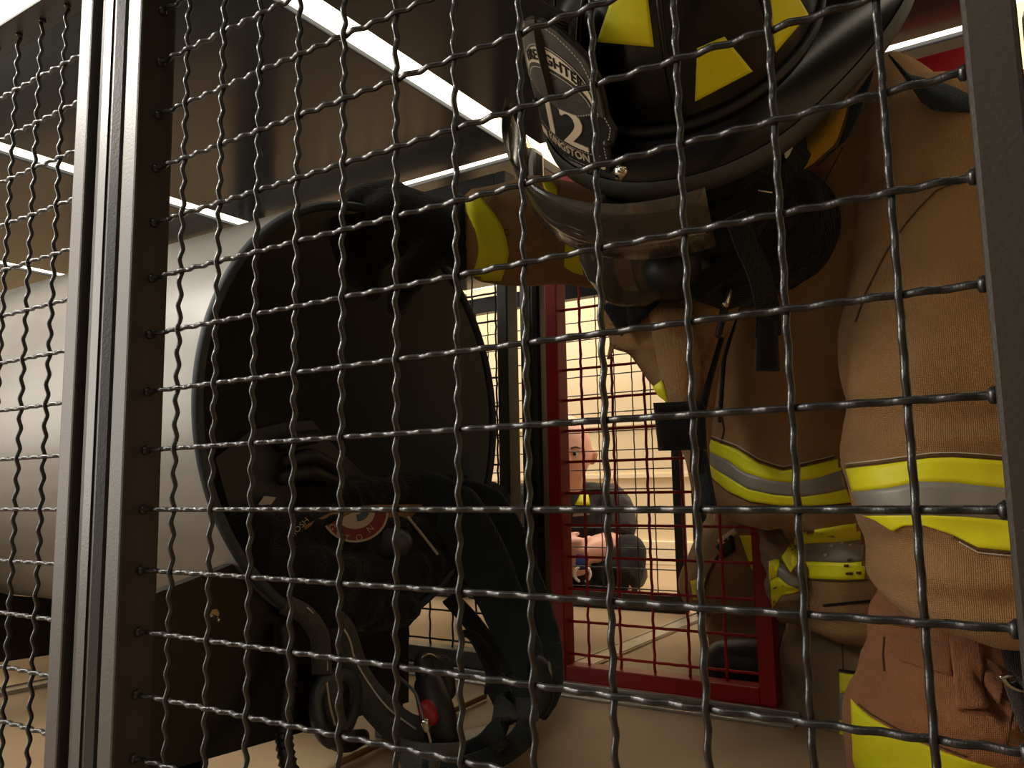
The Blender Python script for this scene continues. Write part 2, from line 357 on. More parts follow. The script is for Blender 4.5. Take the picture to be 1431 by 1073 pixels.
# ---------------------------------------------------------------- crimped wire cloth
S = .05
def wire_mesh(L, dia, cross, n, per, side, weld=(0, 0)):   # one crimped wire along +X local, waves in Y; two and a half waves per opening
    bm = bmesh.new(); A = dia * .38; steps = max(4, int(round(L / S * per))); P = []; rad = []
    for i in range(steps + 1):
        x = L * i / steps
        if x <= cross[0]: u = (x - cross[0]) / S
        elif x >= cross[-1]: u = len(cross) - 1 + (x - cross[-1]) / S
        else:
            q = max(k for k in range(len(cross) - 1) if cross[k] <= x); u = q + (x - cross[q]) / (cross[q + 1] - cross[q])
        a = 5 * math.pi * u; s = math.cos(a); tri = math.asin(max(-1, min(1, s))) / (math.pi / 2)
        P.append(Vector((x, side * A * (.45 * s + .55 * tri) if per > 4 else side * A * s, 0))); rad.append(dia / 2 * (1 - .07 * (1 - abs(s))))
    fr = frames(P); rings = [[c + (f[1] * math.cos(t) + f[2] * math.sin(t)) * r for t in (2 * math.pi * q / n for q in range(n))] for c, f, r in zip(P, fr, rad)]
    ring_skin(bm, rings)
    for e, x in ((weld[0], 0), (weld[1], L)):
        if e:
            g = bmesh.new(); bmesh.ops.create_icosphere(g, subdivisions=2, radius=1)
            for v in g.verts: r = e * (1 + .25 * noise.noise(v.co * 2.1)); v.co = Vector((x + (.0015 if x == 0 else -.0015) + v.co.x * r * .7, v.co.y * r, v.co.z * r))
            me = bpy.data.meshes.new('t'); g.to_mesh(me); g.free(); bm.from_mesh(me); bpy.data.meshes.remove(me)
    bmesh.ops.recalc_face_normals(bm, faces=bm.faces); me = bpy.data.meshes.new('wire'); bm.to_mesh(me); bm.free()
    me.polygons.foreach_set('use_smooth', [True] * len(me.polygons)); return me
def mesh_panel(x0, x1, y, z0, z1, xs, zs, fm, wm, lab, near, dia=.0041, stile=.021, sw=None, name='wire_screen', rail=.045, depth=.035, brail=.04):
    t = thing(name, lab, 'wire screen' if name == 'wire_screen' else 'gate', None, ((x0 + x1) / 2, y, z0))
    o = t.location; bv = .0022
    def pt(nm, *a, m=fm):
        b = bmesh.new(); box(b, *a, bev=bv); bmesh.ops.translate(b, verts=b.verts, vec=-o); return obj(nm, b, m, t)
    y0, y1 = y - depth * .5, y + depth * .5
    pt('stile', x0, x0 + stile, y0, y1, z0, z1); pt('stile', x1 - stile, x1, y0, y1, z0, z1)
    pt('rail', x0 + stile, x1 - stile, y0, y1, z1 - rail, z1); pt('rail', x0 + stile, x1 - stile, y0, y1, z0, z0 + brail)
    n, per = (10, 20) if near else (5, 4); wz0, wz1 = z0 + brail, z1 - rail; wx0, wx1 = x0 + stile, x1 - stile
    cache = {}
    for i, x in enumerate(xs):
        par = i % 2
        if ('v', par) not in cache: cache['v', par] = wire_mesh(wz1 - wz0, dia, [z - wz0 for z in zs], n, per, 1 if par else -1, (dia * .85 if near else 0,) * 2)
        w_ = link('wire', cache['v', par], wm, t); w_.rotation_euler = (0, -math.pi / 2, 0); w_.location = Vector((x, y + .002, wz0)) - o
    for j, z in enumerate(zs):
        par = j % 2
        if ('h', par) not in cache: cache['h', par] = wire_mesh(wx1 - wx0, dia, [x - wx0 for x in xs], n, per, -1 if par else 1, (dia * 1.05 if near else 0,) * 2)
        w_ = link('wire', cache['h', par], wm, t); w_.location = Vector((wx0, y + .002, z)) - o
    return t
E3 = .315
ZS = [E3 - .0145 + S * k for k in range(-5, 10)]
ZT = .545 + E3
mesh_panel(-.660, .008, .412, 0, ZT, [-.5985, -.5497, -.5030, -.4577, -.4095, -.3590, -.3075, -.2558, -.2045, -.1525, -.1012, -.0490], ZS, 'frame_paint', 'wire_paint', 'large near wire mesh panel in front of the firefighter and tube end', True)
mesh_panel(-1.380, -.719, .412, 0, ZT, [-.7547 - .0482 * k for k in range(0, 13)][::-1], ZS, 'frame_paint', 'wire_paint', 'pale lit wire mesh panel at the left edge of the photo', True)
XB = [NX - .09 - S * k for k in range(0, 12)][::-1]
mesh_panel(-1.385, -.741, YN[1], 0, ZT, XB, ZS, 'dark_frame_paint', 'far_wire_paint', 'black wire mesh panel on the back side behind the tube', False, dia=.0038)
mesh_panel(-2.12, -1.445, YN[1], 0, ZT, [x - .725 for x in XB], ZS, 'dark_frame_paint', 'far_wire_paint', 'black back mesh panel of the cell beyond the left posts', False, dia=.0038)
mesh_panel(-.668, -.322, YN[1], .012, ZT - .03, [-.612 + S * 1.09 * k for k in range(0, 5)], ZS, 'red_paint', 'red_wire_paint', 'red framed mesh gate standing behind the firefighter', False, dia=.0047, stile=.023, name='mesh_gate', depth=.032, brail=.024)
lt = thing('door_beam', 'red beam over the doorway at the upper right', 'beam', None, (-.14, YN[1], ZT - .02))
obj('beam', box(bmesh.new(), -.18, .155, -.016, .016, -.022, .022, .002), 'red_paint', lt)
D1 = [-1.42 + S * k for k in range(1, 13)]
mesh_panel(-1.39, -.744, YN[2], 0, ZT, D1, ZS, 'black_paint', 'far_wire_paint', 'distant black mesh panel the bald man sits behind', False, dia=.0034, depth=.03)
mesh_panel(-2.12, -1.45, YN[2], 0, ZT, [x - .72 for x in D1], ZS, 'black_paint', 'far_wire_paint', 'distant black mesh panel left of the one before the bald man', False, dia=.0034, depth=.03)
mesh_panel(-.655, .01, YN[2], 0, ZT, [x + .755 for x in D1], ZS, 'black_paint', 'far_wire_paint', 'distant black mesh panel right of the one before the bald man', False, dia=.0034, depth=.03)
def post(x, y, r, m, lab, wx=.021, rnd=.012):
    b = bmesh.new(); box(b, x - wx, x + wx, y - .02, y + .02, 0, ZC - .001, rnd)
    box(b, x - .005, x + .005, y - .0215, y + .0215, .01, ZC - .02)
    return tag(obj('post', b, m, None), lab, 'post')
post(-.6865, .414, 0, 'dark_frame_paint', 'thick rounded post between the two near mesh panels')
post(-1.41, .414, 0, 'dark_frame_paint', 'rounded post left of the pale lit mesh panel')
post(.040, .414, 0, 'dark_frame_paint', 'rounded post past the right frame of the near mesh panel')
post(-.698, 1.157, 0, 'black_paint', 'black post just left of the red gate', .018, .009)
post(-1.415, 1.157, 0, 'black_paint', 'black post behind the tube in the back row', .018, .009)
post(.045, 1.157, 0, 'black_paint', 'black post behind the firefighter in the back row', .018, .009)
post(-.70, 1.925, 0, 'black_paint', 'distant black post right of the bald man', .018, .009)
post(-1.42, 1.925, 0, 'black_paint', 'distant black post left of the bald man', .018, .009)
# ---------------------------------------------------------------- crawl tube and its saddles
TY, TZ, TR, TX = .78, .0958 + E3, .27, -.706
def tube():
    t = thing('crawl_tube', 'wide grey plastic crawl tube running left with its dark open end', 'tube', None, (TX, TY, TZ))
    n = 96
    def circ(x, r): return [Vector((x, math.cos(a) * r, math.sin(a) * r)) for a in (2 * math.pi * i / n for i in range(n))]
    b = bmesh.new(); ring_skin(b, [circ(x, TR) for x in (-.004, -.2, -.5, -.8, -1.2, -1.7, -2.1)], cap=False); o = obj('outer_wall', b, 'tube_plastic', t, True)
    b = bmesh.new(); ring_skin(b, [circ(x, TR - .009) for x in (-.004, -.2, -.5, -.8, -1.2, -1.7, -2.1)], cap=False); obj('inner_wall', b, 'tube_inside', t, True)
    b = bmesh.new(); R = [circ(-.006, TR + .001), circ(0, TR), circ(.002, TR - .003), circ(.0015, TR - .008), circ(-.006, TR - .0102)]; ring_skin(b, R + [R[0]], cap=False); obj('rim', b, 'tube_rim', t, True)
    return t
tube()
def saddle(x, lab, y1):
    t = thing('tube_support', lab, 'support board', None, (x, TY, 0)); b = bmesh.new()
    out = [(-.345, .055), (y1 - TY, .035), (y1 - TY, TZ - .12)]
    a0 = math.atan2(-.12, .2); a1 = math.atan2(-.2, -.29)
    r = TR + .001; ang = [math.asin(-.12 / r) if math.sqrt(max(0, r * r - .0144)) < (y1 - TY) else -math.acos((y1 - TY) / r)]
    s = -math.acos(min(1, (y1 - TY) / r)) if y1 - TY < r else -.35
    out[2] = (y1 - TY, TZ + math.sin(s) * r) if y1 - TY < r else (y1 - TY, TZ - .09)
    for i in range(25):
        a = s + (-2.45 - s) * i / 24; out.append((math.cos(a) * r, TZ + math.sin(a) * r))
    out.append((-.345, out[-1][1] - .03))
    poly_plate(b, out, Vector((0, 0, 0)), Vector((0, 1, 0)), Vector((0, 0, 1)), Vector((1, 0, 0)), .014)
    obj('board', b, 'black_paint', t)
    for yy, zz in ((-.25, .055), (-.25, .0), (.05, .0)):
        b = bmesh.new(); box(b, -.004, .01, yy - .02, yy + .02, 0, zz + .07, .002); obj('foot', b, 'black_paint', t)
    b = bmesh.new(); p = onX(295, 858, x + .014) - t.location
    chain(b, [p - Vector((.004, 0, 0)), p + Vector((.016, -.004, -.004))], .0028, 8, 1); obj('bolt', b, 'chrome', t)
    b = bmesh.new(); bmesh.ops.create_cone(b, cap_ends=True, segments=6, radius1=.006, radius2=.006, depth=.005, matrix=Matrix.Translation(p + Vector((.003, 0, 0))) @ Matrix.Rotation(math.pi / 2, 4, 'Y')); obj('nut', b, 'chrome', t)
saddle(-.735, 'black support board with a bolt under the open tube end', .856)
saddle(-1.455, 'black support board under the tube in the left cell', .99)
#PART2
# ---------------------------------------------------------------- heads, hands, bodies
def head_into(bm, P, r, up, fwd):                     # head as displaced sphere: r = half the face height
    up = up.normalized(); fwd = (fwd - up * fwd.dot(up)).normalized(); sd = up.cross(fwd)   # sd = towards the person's left
    g = bmesh.new(); bmesh.ops.create_uvsphere(g, u_segments=48, v_segments=36, radius=1)
    def bump(x, z, cx, cz, wx, wz): return math.exp(-((x - cx) / wx) ** 2 - ((z - cz) / wz) ** 2)
    for v in g.verts:
        x, y, z = v.co                                   # y = forward, z = up
        sx, sy, sz = .68, .84, 1.0
        if z < -.1: k = (-.1 - z); sx *= 1 - .34 * k; sy *= 1 - .12 * k
        if z > .2: sx *= 1 + .04 * (z - .2)
        X, Y, Z_ = x * sx, y * sy, z * sz
        if y > 0:
            Y = Y * (1 - .10 * abs(x) ** 2)
            Y += .17 * bump(x, z, 0, -.20, .13, .10) + .11 * bump(x, z, 0, -.05, .09, .16)          # nose
            Y += .05 * bump(abs(x), z, .27, .12, .22, .06)                                            # brow
            Y -= .085 * bump(abs(x), z, .30, -.01, .14, .085)                                          # eye sockets
            Y += .045 * bump(x, z, 0, -.50, .22, .045) - .03 * bump(x, z, 0, -.455, .2, .02) + .04 * bump(x, z, 0, -.41, .2, .035)   # lips
            Y += .07 * bump(x, z, 0, -.78, .26, .14)                                                    # chin
            Y += .03 * bump(abs(x), z, .42, -.22, .16, .14)                                             # cheeks
        else: Y *= 1.12 if z > -.2 else 1.12 - .5 * (-.2 - z)
        v.co = P + sd * X * r + fwd * Y * r + up * Z_ * r
    me = bpy.data.meshes.new('t'); g.to_mesh(me); g.free(); bm.from_mesh(me); bpy.data.meshes.remove(me)
    for s in (-1, 1):                                    # ears
        c = P + sd * s * r * .68 - fwd * r * .02 - up * r * .08
        chain(bm, [c + up * r * .2 - fwd * r * .06, c + up * r * .1 + sd * s * r * .09, c - up * r * .14 + sd * s * r * .03], [r * .07, r * .09, r * .06], 8, 2)
    return up, fwd, sd
def hand_into(bm, wrist, palm_dir, back, thumb_side, size, curl, spread=.12):   # palm plus five unequal bent fingers
    d = palm_dir.normalized(); n = (back - d * back.dot(d)).normalized(); s = d.cross(n) * thumb_side; L = size
    pc = wrist + d * L * .28
    for k in (-.32, -.1, .12, .32):
        chain(bm, [wrist + s * L * k * .5, wrist + d * L * .28 + s * L * k * .75, wrist + d * L * .5 + s * L * k * .8], [L * .11, L * .12, L * .1], 8, 2)
    for k, (off, ln) in enumerate(((.30, .40), (.10, .46), (-.10, .42), (-.29, .33))):
        p = wrist + d * L * .48 + s * L * off * .85; a = 0; pts = [p]; dd = (d + s * off * spread * 2).normalized()
        for q, fr_ in enumerate((.42, .32, .26)):
            a += curl * (1, 1.15, .8)[q]; v = dd * math.cos(a) - n * math.sin(a); p = p + v * L * ln * fr_; pts.append(p)
        chain(bm, pts, [L * .062, L * .056, L * .05, L * .042], 8, 2)
    t0 = wrist + d * L * .14 + s * L * .16; t1 = t0 + (d * .55 + s * .8 - n * .15).normalized() * L * .2; t2 = t1 + (d * .85 + s * .3 - n * .5).normalized() * L * .17; t3 = t2 + (d * .9 - n * .6).normalized() * L * .12
    chain(bm, [t0, t1, t2, t3], [L * .09, L * .07, L * .058, L * .048], 8, 2)
def face_bits(parent, P, r, up, fwd, sd):
    for s in (-1, 1):
        e = P + sd * s * r * .215 * .95 + fwd * r * .70 - up * r * .01
        b = bmesh.new(); bmesh.ops.create_uvsphere(b, u_segments=16, v_segments=10, radius=r * .085, matrix=Matrix.Translation(e)); ey = obj('eye', b, 'eye_white', parent, True)
        b = bmesh.new(); bmesh.ops.create_uvsphere(b, u_segments=12, v_segments=8, radius=r * .048, matrix=Matrix.Translation(e + fwd * r * .052)); obj('pupil', b, 'pupil', ey, True)
        b = bmesh.new(); q = P + sd * s * r * .2 + fwd * r * .83 + up * r * .13
        chain(b, [q - sd * s * r * .1 - up * r * .01, q + sd * s * r * .02 + up * r * .03, q + sd * s * r * .15 - fwd * r * .06], [r * .018, r * .026, r * .012], 6, 3); obj('eyebrow', b, 'stitching', parent, True)
    b = bmesh.new(); q = P + fwd * r * .862 - up * r * .455
    chain(b, [q - sd * r * .17 - fwd * r * .05 - up * r * .02, q, q + sd * r * .17 - fwd * r * .05 - up * r * .02], [r * .01, r * .018, r * .01], 6, 3); obj('mouth', b, 'lip', parent, True)
# ================================================================ firefighter in tan turnout gear
ff = thing('person', 'person in tan turnout coat and black numbered helmet leaning over the open tube', 'person', None, (-.15, .95, 0))
FO = ff.location.copy()
def own(o, root=None):                                  # keep world placement while parented to an Empty away from the origin
    r = root or ff
    if o is not None: o.parent = r; o.matrix_parent_inverse = Matrix.Translation(-r.location)
    return o
HC = Vector((.185, -.285, .855)); hs = Vector((.48, .357, -.80)).normalized(); hf = Vector((-.826, .474, -.284)); hf = (hf - hs * hf.dot(hs)).normalized(); hu = -hs.cross(hf)
if hu.y > 0: hu = -hu
def hl(f, s, u): return EYE + c2w(HC + hf * f + hs * s + hu * u)     # helmet frame: forward, towards the lens, up
HF, HS, HU = c2w(hf), c2w(hs), c2w(hu)
KC, KF, KS, KU = Vector((.1772, -.3395, .8159)), Vector((-.7375, .6668, -.1072)), Vector((.5921, .5619, -.5776)), Vector((-.3249, -.4894, -.8092))   # helmet: tipped further forward than the head
def kl(f, s, u): return EYE + c2w(KC + KF * f + KS * s + KU * u)
# body (under the clothes): one continuous surface
b = bmesh.new(); hp = hl(-.005, 0, -.075); head_into(b, hp, .100, HU, HF)
nk = at(1120, 330, .99); pel = at(1195, 820, 1.11)
chain(b, [hp - HU * .06 - HF * .02, (hp + nk) / 2 - HF * .01, nk], [.058, .055, .06], 12, 3)
chain(b, [nk, at(1160, 480, 1.06), at(1165, 640, 1.08), pel], [.06, .09, .085, .085], 16, 4)
farw = at(628, 318, 1.10)
chain(b, [at(1150, 400, 1.04), at(980, 370, 1.09), at(820, 335, 1.13), at(720, 325, 1.12), farw], [.05, .045, .042, .038, .03], 12, 4)
nearw = at(1500, 930, .72)
chain(b, [at(1200, 330, .98), at(1330, 300, .87), at(1340, 560, .81), at(1360, 740, .785), at(1420, 830, .765), nearw], [.05, .05, .045, .04, .034, .028], 12, 4)
chain(b, [pel, at(1185, 960, 1.12), at(1168, 1075, 1.09)], [.08, .065, .05], 12, 4); chain(b, [at(1165, 1075, 1.08) , at(1165, 1060, 1.08) + Vector((.1, .25, -.01))], [.045, .035], 10, 2)
chain(b, [pel, at(1275, 885, 1.05), at(1345, 980, .92), at(1365, 1060, .87), at(1375, 1105, .86)], [.06, .055, .055, .052, .045], 12, 4); kn = at(1370, 1110, .84)
kn.z = .06; chain(b, [kn + Vector((0, 0, .02)), kn + Vector((.12, .22, -.01))], [.045, .032], 10, 2)
hand_into(b, farw, at(560, 300, 1.09) - farw, -c2w((0, .4, 1)) + Vector((0, 0, .9)), 1, .115, .75)
hand_into(b, nearw, at(1580, 990, .70) - nearw, -V_AX, -1, .15, .25)
body = own(link('body', fuse(b, .0065, 3), 'skin', None, True))
# turnout coat: torso + both sleeves, one surface
b = bmesh.new()
rows(b, [(84, 1214, 1246, .93, .03), (112, 1180, 1278, .94, .06), (150, 1150, 1330, .95, .08), (200, 1120, 1380, .97, .10), (260, 1095, 1400, .99, .11), (330, 1062, 1410, 1.01, .12), (400, 1030, 1400, 1.03, .125),
         (480, 1005, 1390, 1.05, .13), (550, 992, 1370, 1.065, .13), (610, 986, 1350, 1.075, .135), (660, 986, 1340, 1.08, .14), (700, 994, 1335, 1.08, .135), (728, 1030, 1330, 1.08, .115)])
rows(b, [(690, 1060, 1340, 1.10, .115), (740, 1088, 1330, 1.09, .115), (790, 1092, 1325, 1.09, .12), (850, 1100, 1322, 1.10, .125), (872, 1112, 1315, 1.10, .115)])
rows(b, [(122, 1235, 1480, .90, .05), (150, 1215, 1500, .885, .075), (220, 1215, 1510, .87, .09), (320, 1212, 1510, .85, .095), (420, 1196, 1500, .83, .095), (500, 1183, 1490, .82, .095), (545, 1186, 1490, .81, .09), (570, 1196, 1488, .81, .088), (620, 1188, 1490, .80, .09),
         (700, 1196, 1490, .79, .088), (745, 1222, 1492, .785, .085), (765, 1232, 1494, .78, .082)])
rows(b, [(722, 1262, 1500, .78, .07), (740, 1238, 1505, .775, .085), (780, 1229, 1510, .77, .09), (820, 1236, 1510, .765, .088), (850, 1262, 1515, .755, .08), (872, 1300, 1518, .745, .065), (885, 1345, 1520, .74, .05)])
cols(b, [(642, 282, 372, 1.10, .042), (660, 268, 388, 1.10, .052), (690, 258, 396, 1.11, .058), (740, 250, 399, 1.12, .062), (775, 250, 397, 1.13, .062), (830, 262, 400, 1.14, .062), (900, 280, 420, 1.12, .06), (1000, 280, 460, 1.08, .07), (1090, 300, 500, 1.04, .08)])
cr = [crease([(1262, 872), (1240, 848), (1232, 820)], .70, .006, .008), crease([(1185, 545), (1205, 560), (1222, 552)], .73, .006, .008), crease([(1260, 590), (1320, 592), (1390, 588)], .72, .003, .010),
      crease([(1240, 830), (1300, 845), (1400, 840)], .69, .004, .009), crease([(1190, 400), (1205, 350), (1225, 300), (1250, 240)], .80, .006, .009), crease([(1155, 330), (1180, 250), (1190, 190)], .92, .005, .012),
      crease([(1150, 560), (1162, 480), (1178, 430)], 1.0, .005, .012), crease([(1236, 780), (1300, 775), (1380, 790)], .69, .003, .010), crease([(1010, 560), (1020, 500), (1055, 430)], 1.02, .005, .012),
      crease([(700, 290), (745, 300), (775, 330)], 1.07, .004, .01), crease([(720, 360), (770, 340), (790, 300)], 1.07, .004, .009), crease([(1140, 870), (1200, 858), (1230, 855)], 1.02, .004, .009)]
coat = own(link('turnout_coat', fuse(b, .0062, 4, .0048, lambda p: sum(c(p) for c in cr), 8), 'coat_tan', None, True))
bpy.context.view_layer.update()
cb = bvh_of(coat)
# far trousers leg, near thigh
b = bmesh.new()
rows(b, [(820, 1110, 1300, 1.15, .11), (870, 1112, 1292, 1.13, .115), (930, 1108, 1285, 1.12, .115), (1000, 1098, 1270, 1.10, .10), (1060, 1088, 1255, 1.09, .09), (1095, 1086, 1252, 1.085, .075)])
a0 = at(1170, 1080, 1.10); a0.z = .07; chain(b, [a0, a0 + Vector((.1, .22, 0)), a0 + Vector((.13, .34, 0))], [.068, .06, .05], 14, 3)
fleg = own(link('trouser_leg', fuse(b, .007, 4, .0045, None, 9), 'trouser_shaded', None, True))
b = bmesh.new()
rows(b, [(820, 1240, 1420, .93, .07), (850, 1232, 1470, .90, .085), (880, 1228, 1500, .88, .095), (930, 1222, 1530, .86, .10), (968, 1206, 1545, .85, .10), (985, 1192, 1550, .85, .10), (1030, 1190, 1555, .85, .10), (1073, 1194, 1560, .85, .10), (1110, 1200, 1560, .85, .095), (1130, 1215, 1550, .85, .08)])
a1 = at(1380, 1110, .87); a1.z = .075; chain(b, [a1, a1 + Vector((.1, .22, 0)), a1 + Vector((.13, .34, 0))], [.07, .06, .05], 14, 3)
cr2 = [crease([(1284, 935), (1270, 952), (1240, 966), (1215, 962)], .76, .009, .007), crease([(1320, 990), (1335, 1020), (1370, 1045), (1410, 1052)], .75, .005, .006), crease([(1385, 960), (1390, 985), (1400, 1000)], .76, .006, .006), crease([(1240, 980), (1290, 1000), (1340, 1000)], .75, .003, .012)]
nleg = own(link('trouser_leg', fuse(b, .006, 4, .004, lambda p: sum(c(p) for c in cr2), 10), 'trouser_lit', None, True))
for o_, y_ in ((a0, 0), (a1, 0)):
    b = bmesh.new(); q = o_ + Vector((.14, .36, 0)); chain(b, [q, q + Vector((.02, .07, -.005)), q + Vector((.03, .17, -.03))], [.05, .052, .036], 12, 3); own(link('boot', fuse(b, .008, 2), 'rubber', None, True))
bpy.context.view_layer.update()
lb = bvh_of(fleg); nb = bvh_of(nleg)
def sewn(bv, *a, **k): return own(laid(k.pop('name', 'reflective_trim'), bv, *a, parent=None, **k))
def stitch(bv, line, wpx, m='stitching', **k): return own(seam('stitching', bv, line, wpx, m, None, off=.0016, th=.0015, **k))
# chest trim
T1 = [(987, 612), (1000, 617), (1030, 628), (1060, 647), (1093, 658), (1120, 653), (1155, 645), (1192, 635)]
T2 = [(986, 628), (1000, 635), (1018, 643), (1039, 659), (1075, 671), (1108, 674), (1145, 667), (1192, 651)]
T3 = [(986, 642), (1000, 655), (1024, 670), (1045, 683), (1081, 691), (1120, 694), (1157, 689), (1200, 679)]
T4 = [(986, 656), (1000, 671), (1018, 686), (1048, 700), (1090, 706), (1145, 706), (1208, 700)]
sewn(cb, T1, T2, 'hi_vis', nu=50); sewn(cb, T2, T3, 'silver_tape', nu=50); sewn(cb, T3, T4, 'hi_vis', nu=50)
stitch(cb, [(p[0], p[1] - 3) for p in T1], 2.2); stitch(cb, [(p[0], p[1] + 1) for p in T4], 2.2); stitch(cb, [(p[0], p[1] - 6) for p in T1], 1.2, 'white_thread')
# sleeve trim
S1 = [(1183, 655), (1230, 650), (1271, 644), (1301, 640), (1331, 639), (1365, 641), (1401, 644), (1440, 648)]
S2 = [(1192, 687), (1241, 682), (1286, 673), (1331, 674), (1365, 678), (1404, 682), (1440, 686)]
S3 = [(1206, 720), (1250, 720), (1300, 720), (1350, 722), (1395, 726), (1440, 732)]
S4 = [(1222, 725), (1248, 742), (1264, 734), (1292, 734), (1331, 747), (1367, 765), (1413, 770), (1445, 772)]
sewn(cb, S1, S2, 'hi_vis', nu=50, nv=5); sewn(cb, S2, S3, 'silver_tape', nu=50, nv=5); sewn(cb, S3, S4, 'hi_vis', nu=50, nv=6)
stitch(cb, [(p[0], p[1] - 3) for p in S1], 2.4); stitch(cb, [(p[0], p[1] - 7) for p in S1], 1.6, 'white_thread'); stitch(cb, [(1331, 750), (1367, 768), (1413, 773)], 2.4); stitch(cb, [(1340, 757), (1367, 772), (1413, 777)], 1.6, 'white_thread')
# hem trim
H1 = [(1112, 746), (1134, 741), (1180, 733), (1238, 726)]; H2 = [(1110, 761), (1130, 759), (1181, 756), (1241, 748)]; H3 = [(1108, 786), (1128, 784), (1180, 786), (1236, 783)]; H4 = [(1108, 810), (1128, 808), (1180, 810), (1234, 808)]
sewn(cb, H1, H2, 'hi_vis'); sewn(cb, H2, H3, 'silver_tape'); sewn(cb, H3, H4, 'hi_vis'); stitch(cb, [(p[0], p[1] + 1.5) for p in H4], 2.4)
for q in ((1163, 762, 6), (1177, 757, 4), (1188, 761, 4), (1155, 775, 5), (1187, 782, 5), (1183, 790, 6), (1187, 801, 9), (1200, 800, 7)):
    own(laid('paint_spot', cb, [(q[0] - q[2] / 2, q[1] - 1.5), (q[0] + q[2] / 2, q[1] - 2)], [(q[0] - q[2] / 2, q[1] + 1.5), (q[0] + q[2] / 2, q[1] + 2)], 'white_thread' if q[1] < 778 else 'stitching', None, off=.0042, th=.001, nu=3, nv=1))
# crumpled coat corner at left with folded trim
b = bmesh.new(); rows(b, [(742, 1062, 1128, 1.10, .03), (758, 1066, 1130, 1.09, .035), (775, 1070, 1130, 1.08, .04), (800, 1074, 1130, 1.07, .04), (830, 1078, 1128, 1.07, .035), (850, 1082, 1122, 1.08, .03), (868, 1090, 1118, 1.09, .02)])
fo = [crease([(1075, 790), (1092, 782), (1112, 800)], 1.04, .007, .006), crease([(1092, 745), (1096, 765), (1108, 785)], 1.04, .007, .006), crease([(1085, 840), (1098, 826), (1118, 822)], 1.04, .005, .005)]
tail = own(link('coat_tail', fuse(b, .004, 2, .003, lambda p: sum(c(p) for c in fo), 22), 'trouser_shaded', None, True)); bpy.context.view_layer.update(); tb = bvh_of(tail)
sewn(tb, [(1110, 752), (1118, 765), (1117, 785)], [(1092, 778), (1096, 786), (1105, 800)], 'hi_vis', nu=10)
sewn(tb, [(1076, 791), (1090, 783), (1103, 802), (1120, 808)], [(1077, 812), (1088, 805), (1102, 818), (1118, 822)], 'silver_tape', nu=14)
sewn(tb, [(1077, 812), (1088, 805), (1102, 818), (1118, 822)], [(1080, 850), (1092, 832), (1104, 830), (1118, 826)], 'hi_vis', nu=14)
sewn(tb, [(1076, 786), (1084, 782), (1090, 783)], [(1077, 812), (1080, 808), (1086, 806)], 'hi_vis', nu=8, off=.0035)
# seams on coat
for ln in ([(1178, 205), (1150, 260), (1128, 310), (1112, 335)], [(1348, 252), (1310, 265), (1285, 290), (1262, 318), (1240, 350), (1222, 385), (1210, 410), (1196, 450)], [(1062, 345), (1050, 375), (1030, 420), (1008, 470)], [(1005, 560), (1012, 600), (1008, 620)]):
    stitch(cb, ln, 1.8)
stitch(cb, [(1060, 350), (1035, 420), (1012, 500), (1006, 590)], 5, 'black_cloth')
# near leg: trim, pocket, strap, seam; far leg trim
sewn(nb, [(1190, 977), (1200, 988), (1218, 1003), (1261, 1027), (1291, 1040), (1351, 1062), (1400, 1075), (1440, 1080)], [(1193, 1062), (1197, 1076), (1218, 1090), (1261, 1100), (1291, 1105), (1351, 1110), (1400, 1112), (1440, 1112)], 'hi_vis', nu=44, nv=8)
stitch(nb, [(1200, 984), (1218, 998), (1261, 1022), (1291, 1035), (1351, 1057)], 2.2); stitch(nb, [(1192, 1030), (1193, 1050), (1197, 1073)], 2.2)
own(laid('pocket_strap', nb, [(1326, 893), (1370, 897)], [(1338, 992), (1378, 990)], 'trouser_lit', None, off=.006, th=.004, nu=8, nv=12))
own(laid('pocket_flap', nb, [(1240, 888), (1290, 896), (1330, 900)], [(1256, 922), (1290, 934), (1330, 944)], 'trouser_lit', None, off=.0035, th=.003, nu=12, nv=6))
own(laid('pocket_flap', nb, [(1374, 920), (1392, 928), (1402, 940)], [(1378, 972), (1392, 978), (1398, 984)], 'trouser_lit', None, off=.004, th=.003, nu=8, nv=6))
for ln in ([(1330, 896), (1334, 930), (1341, 988)], [(1367, 898), (1372, 940), (1376, 986)], [(1340, 984), (1376, 982)], [(1338, 990), (1384, 994)], [(1236, 890), (1234, 915), (1236, 938)], [(1256, 905), (1254, 915)], [(1262, 896), (1258, 916)], [(1252, 914), (1290, 932), (1330, 941)], [(1300, 898), (1310, 905), (1330, 902)], [(1412, 940), (1416, 990), (1406, 1045)]):
    stitch(nb, ln, 1.8)
own(laid('elbow_patch', nb, [(1242, 828), (1252, 832), (1262, 850), (1285, 862)], [(1231, 868), (1240, 872), (1256, 874), (1280, 878)], 'trouser_lit', None, off=.004, th=.003, nu=10, nv=5))
q1 = [(1174, 938), (1193, 944)]
for (ya, yb, mm) in ((940, 968, 'hi_vis'), (968, 1006, 'silver_tape'), (1006, 1052, 'hi_vis')):
    sewn(lb, [(1173, ya), (1215, ya + 5)], [(1174, yb), (1215, yb + 3)], mm, nu=6)
stitch(lb, [(1172, 936), (1215, 942)], 3.5, 'black_cloth'); stitch(lb, [(1184, 942), (1188, 1000), (1190, 1040)], 1.6); stitch(lb, [(1176, 942), (1177, 1000), (1180, 1050)], 1.4); stitch(lb, [(1176, 860), (1178, 935)], 1.4); stitch(cb, [(1150, 846), (1190, 842), (1232, 838)], 3.5, 'black_cloth')
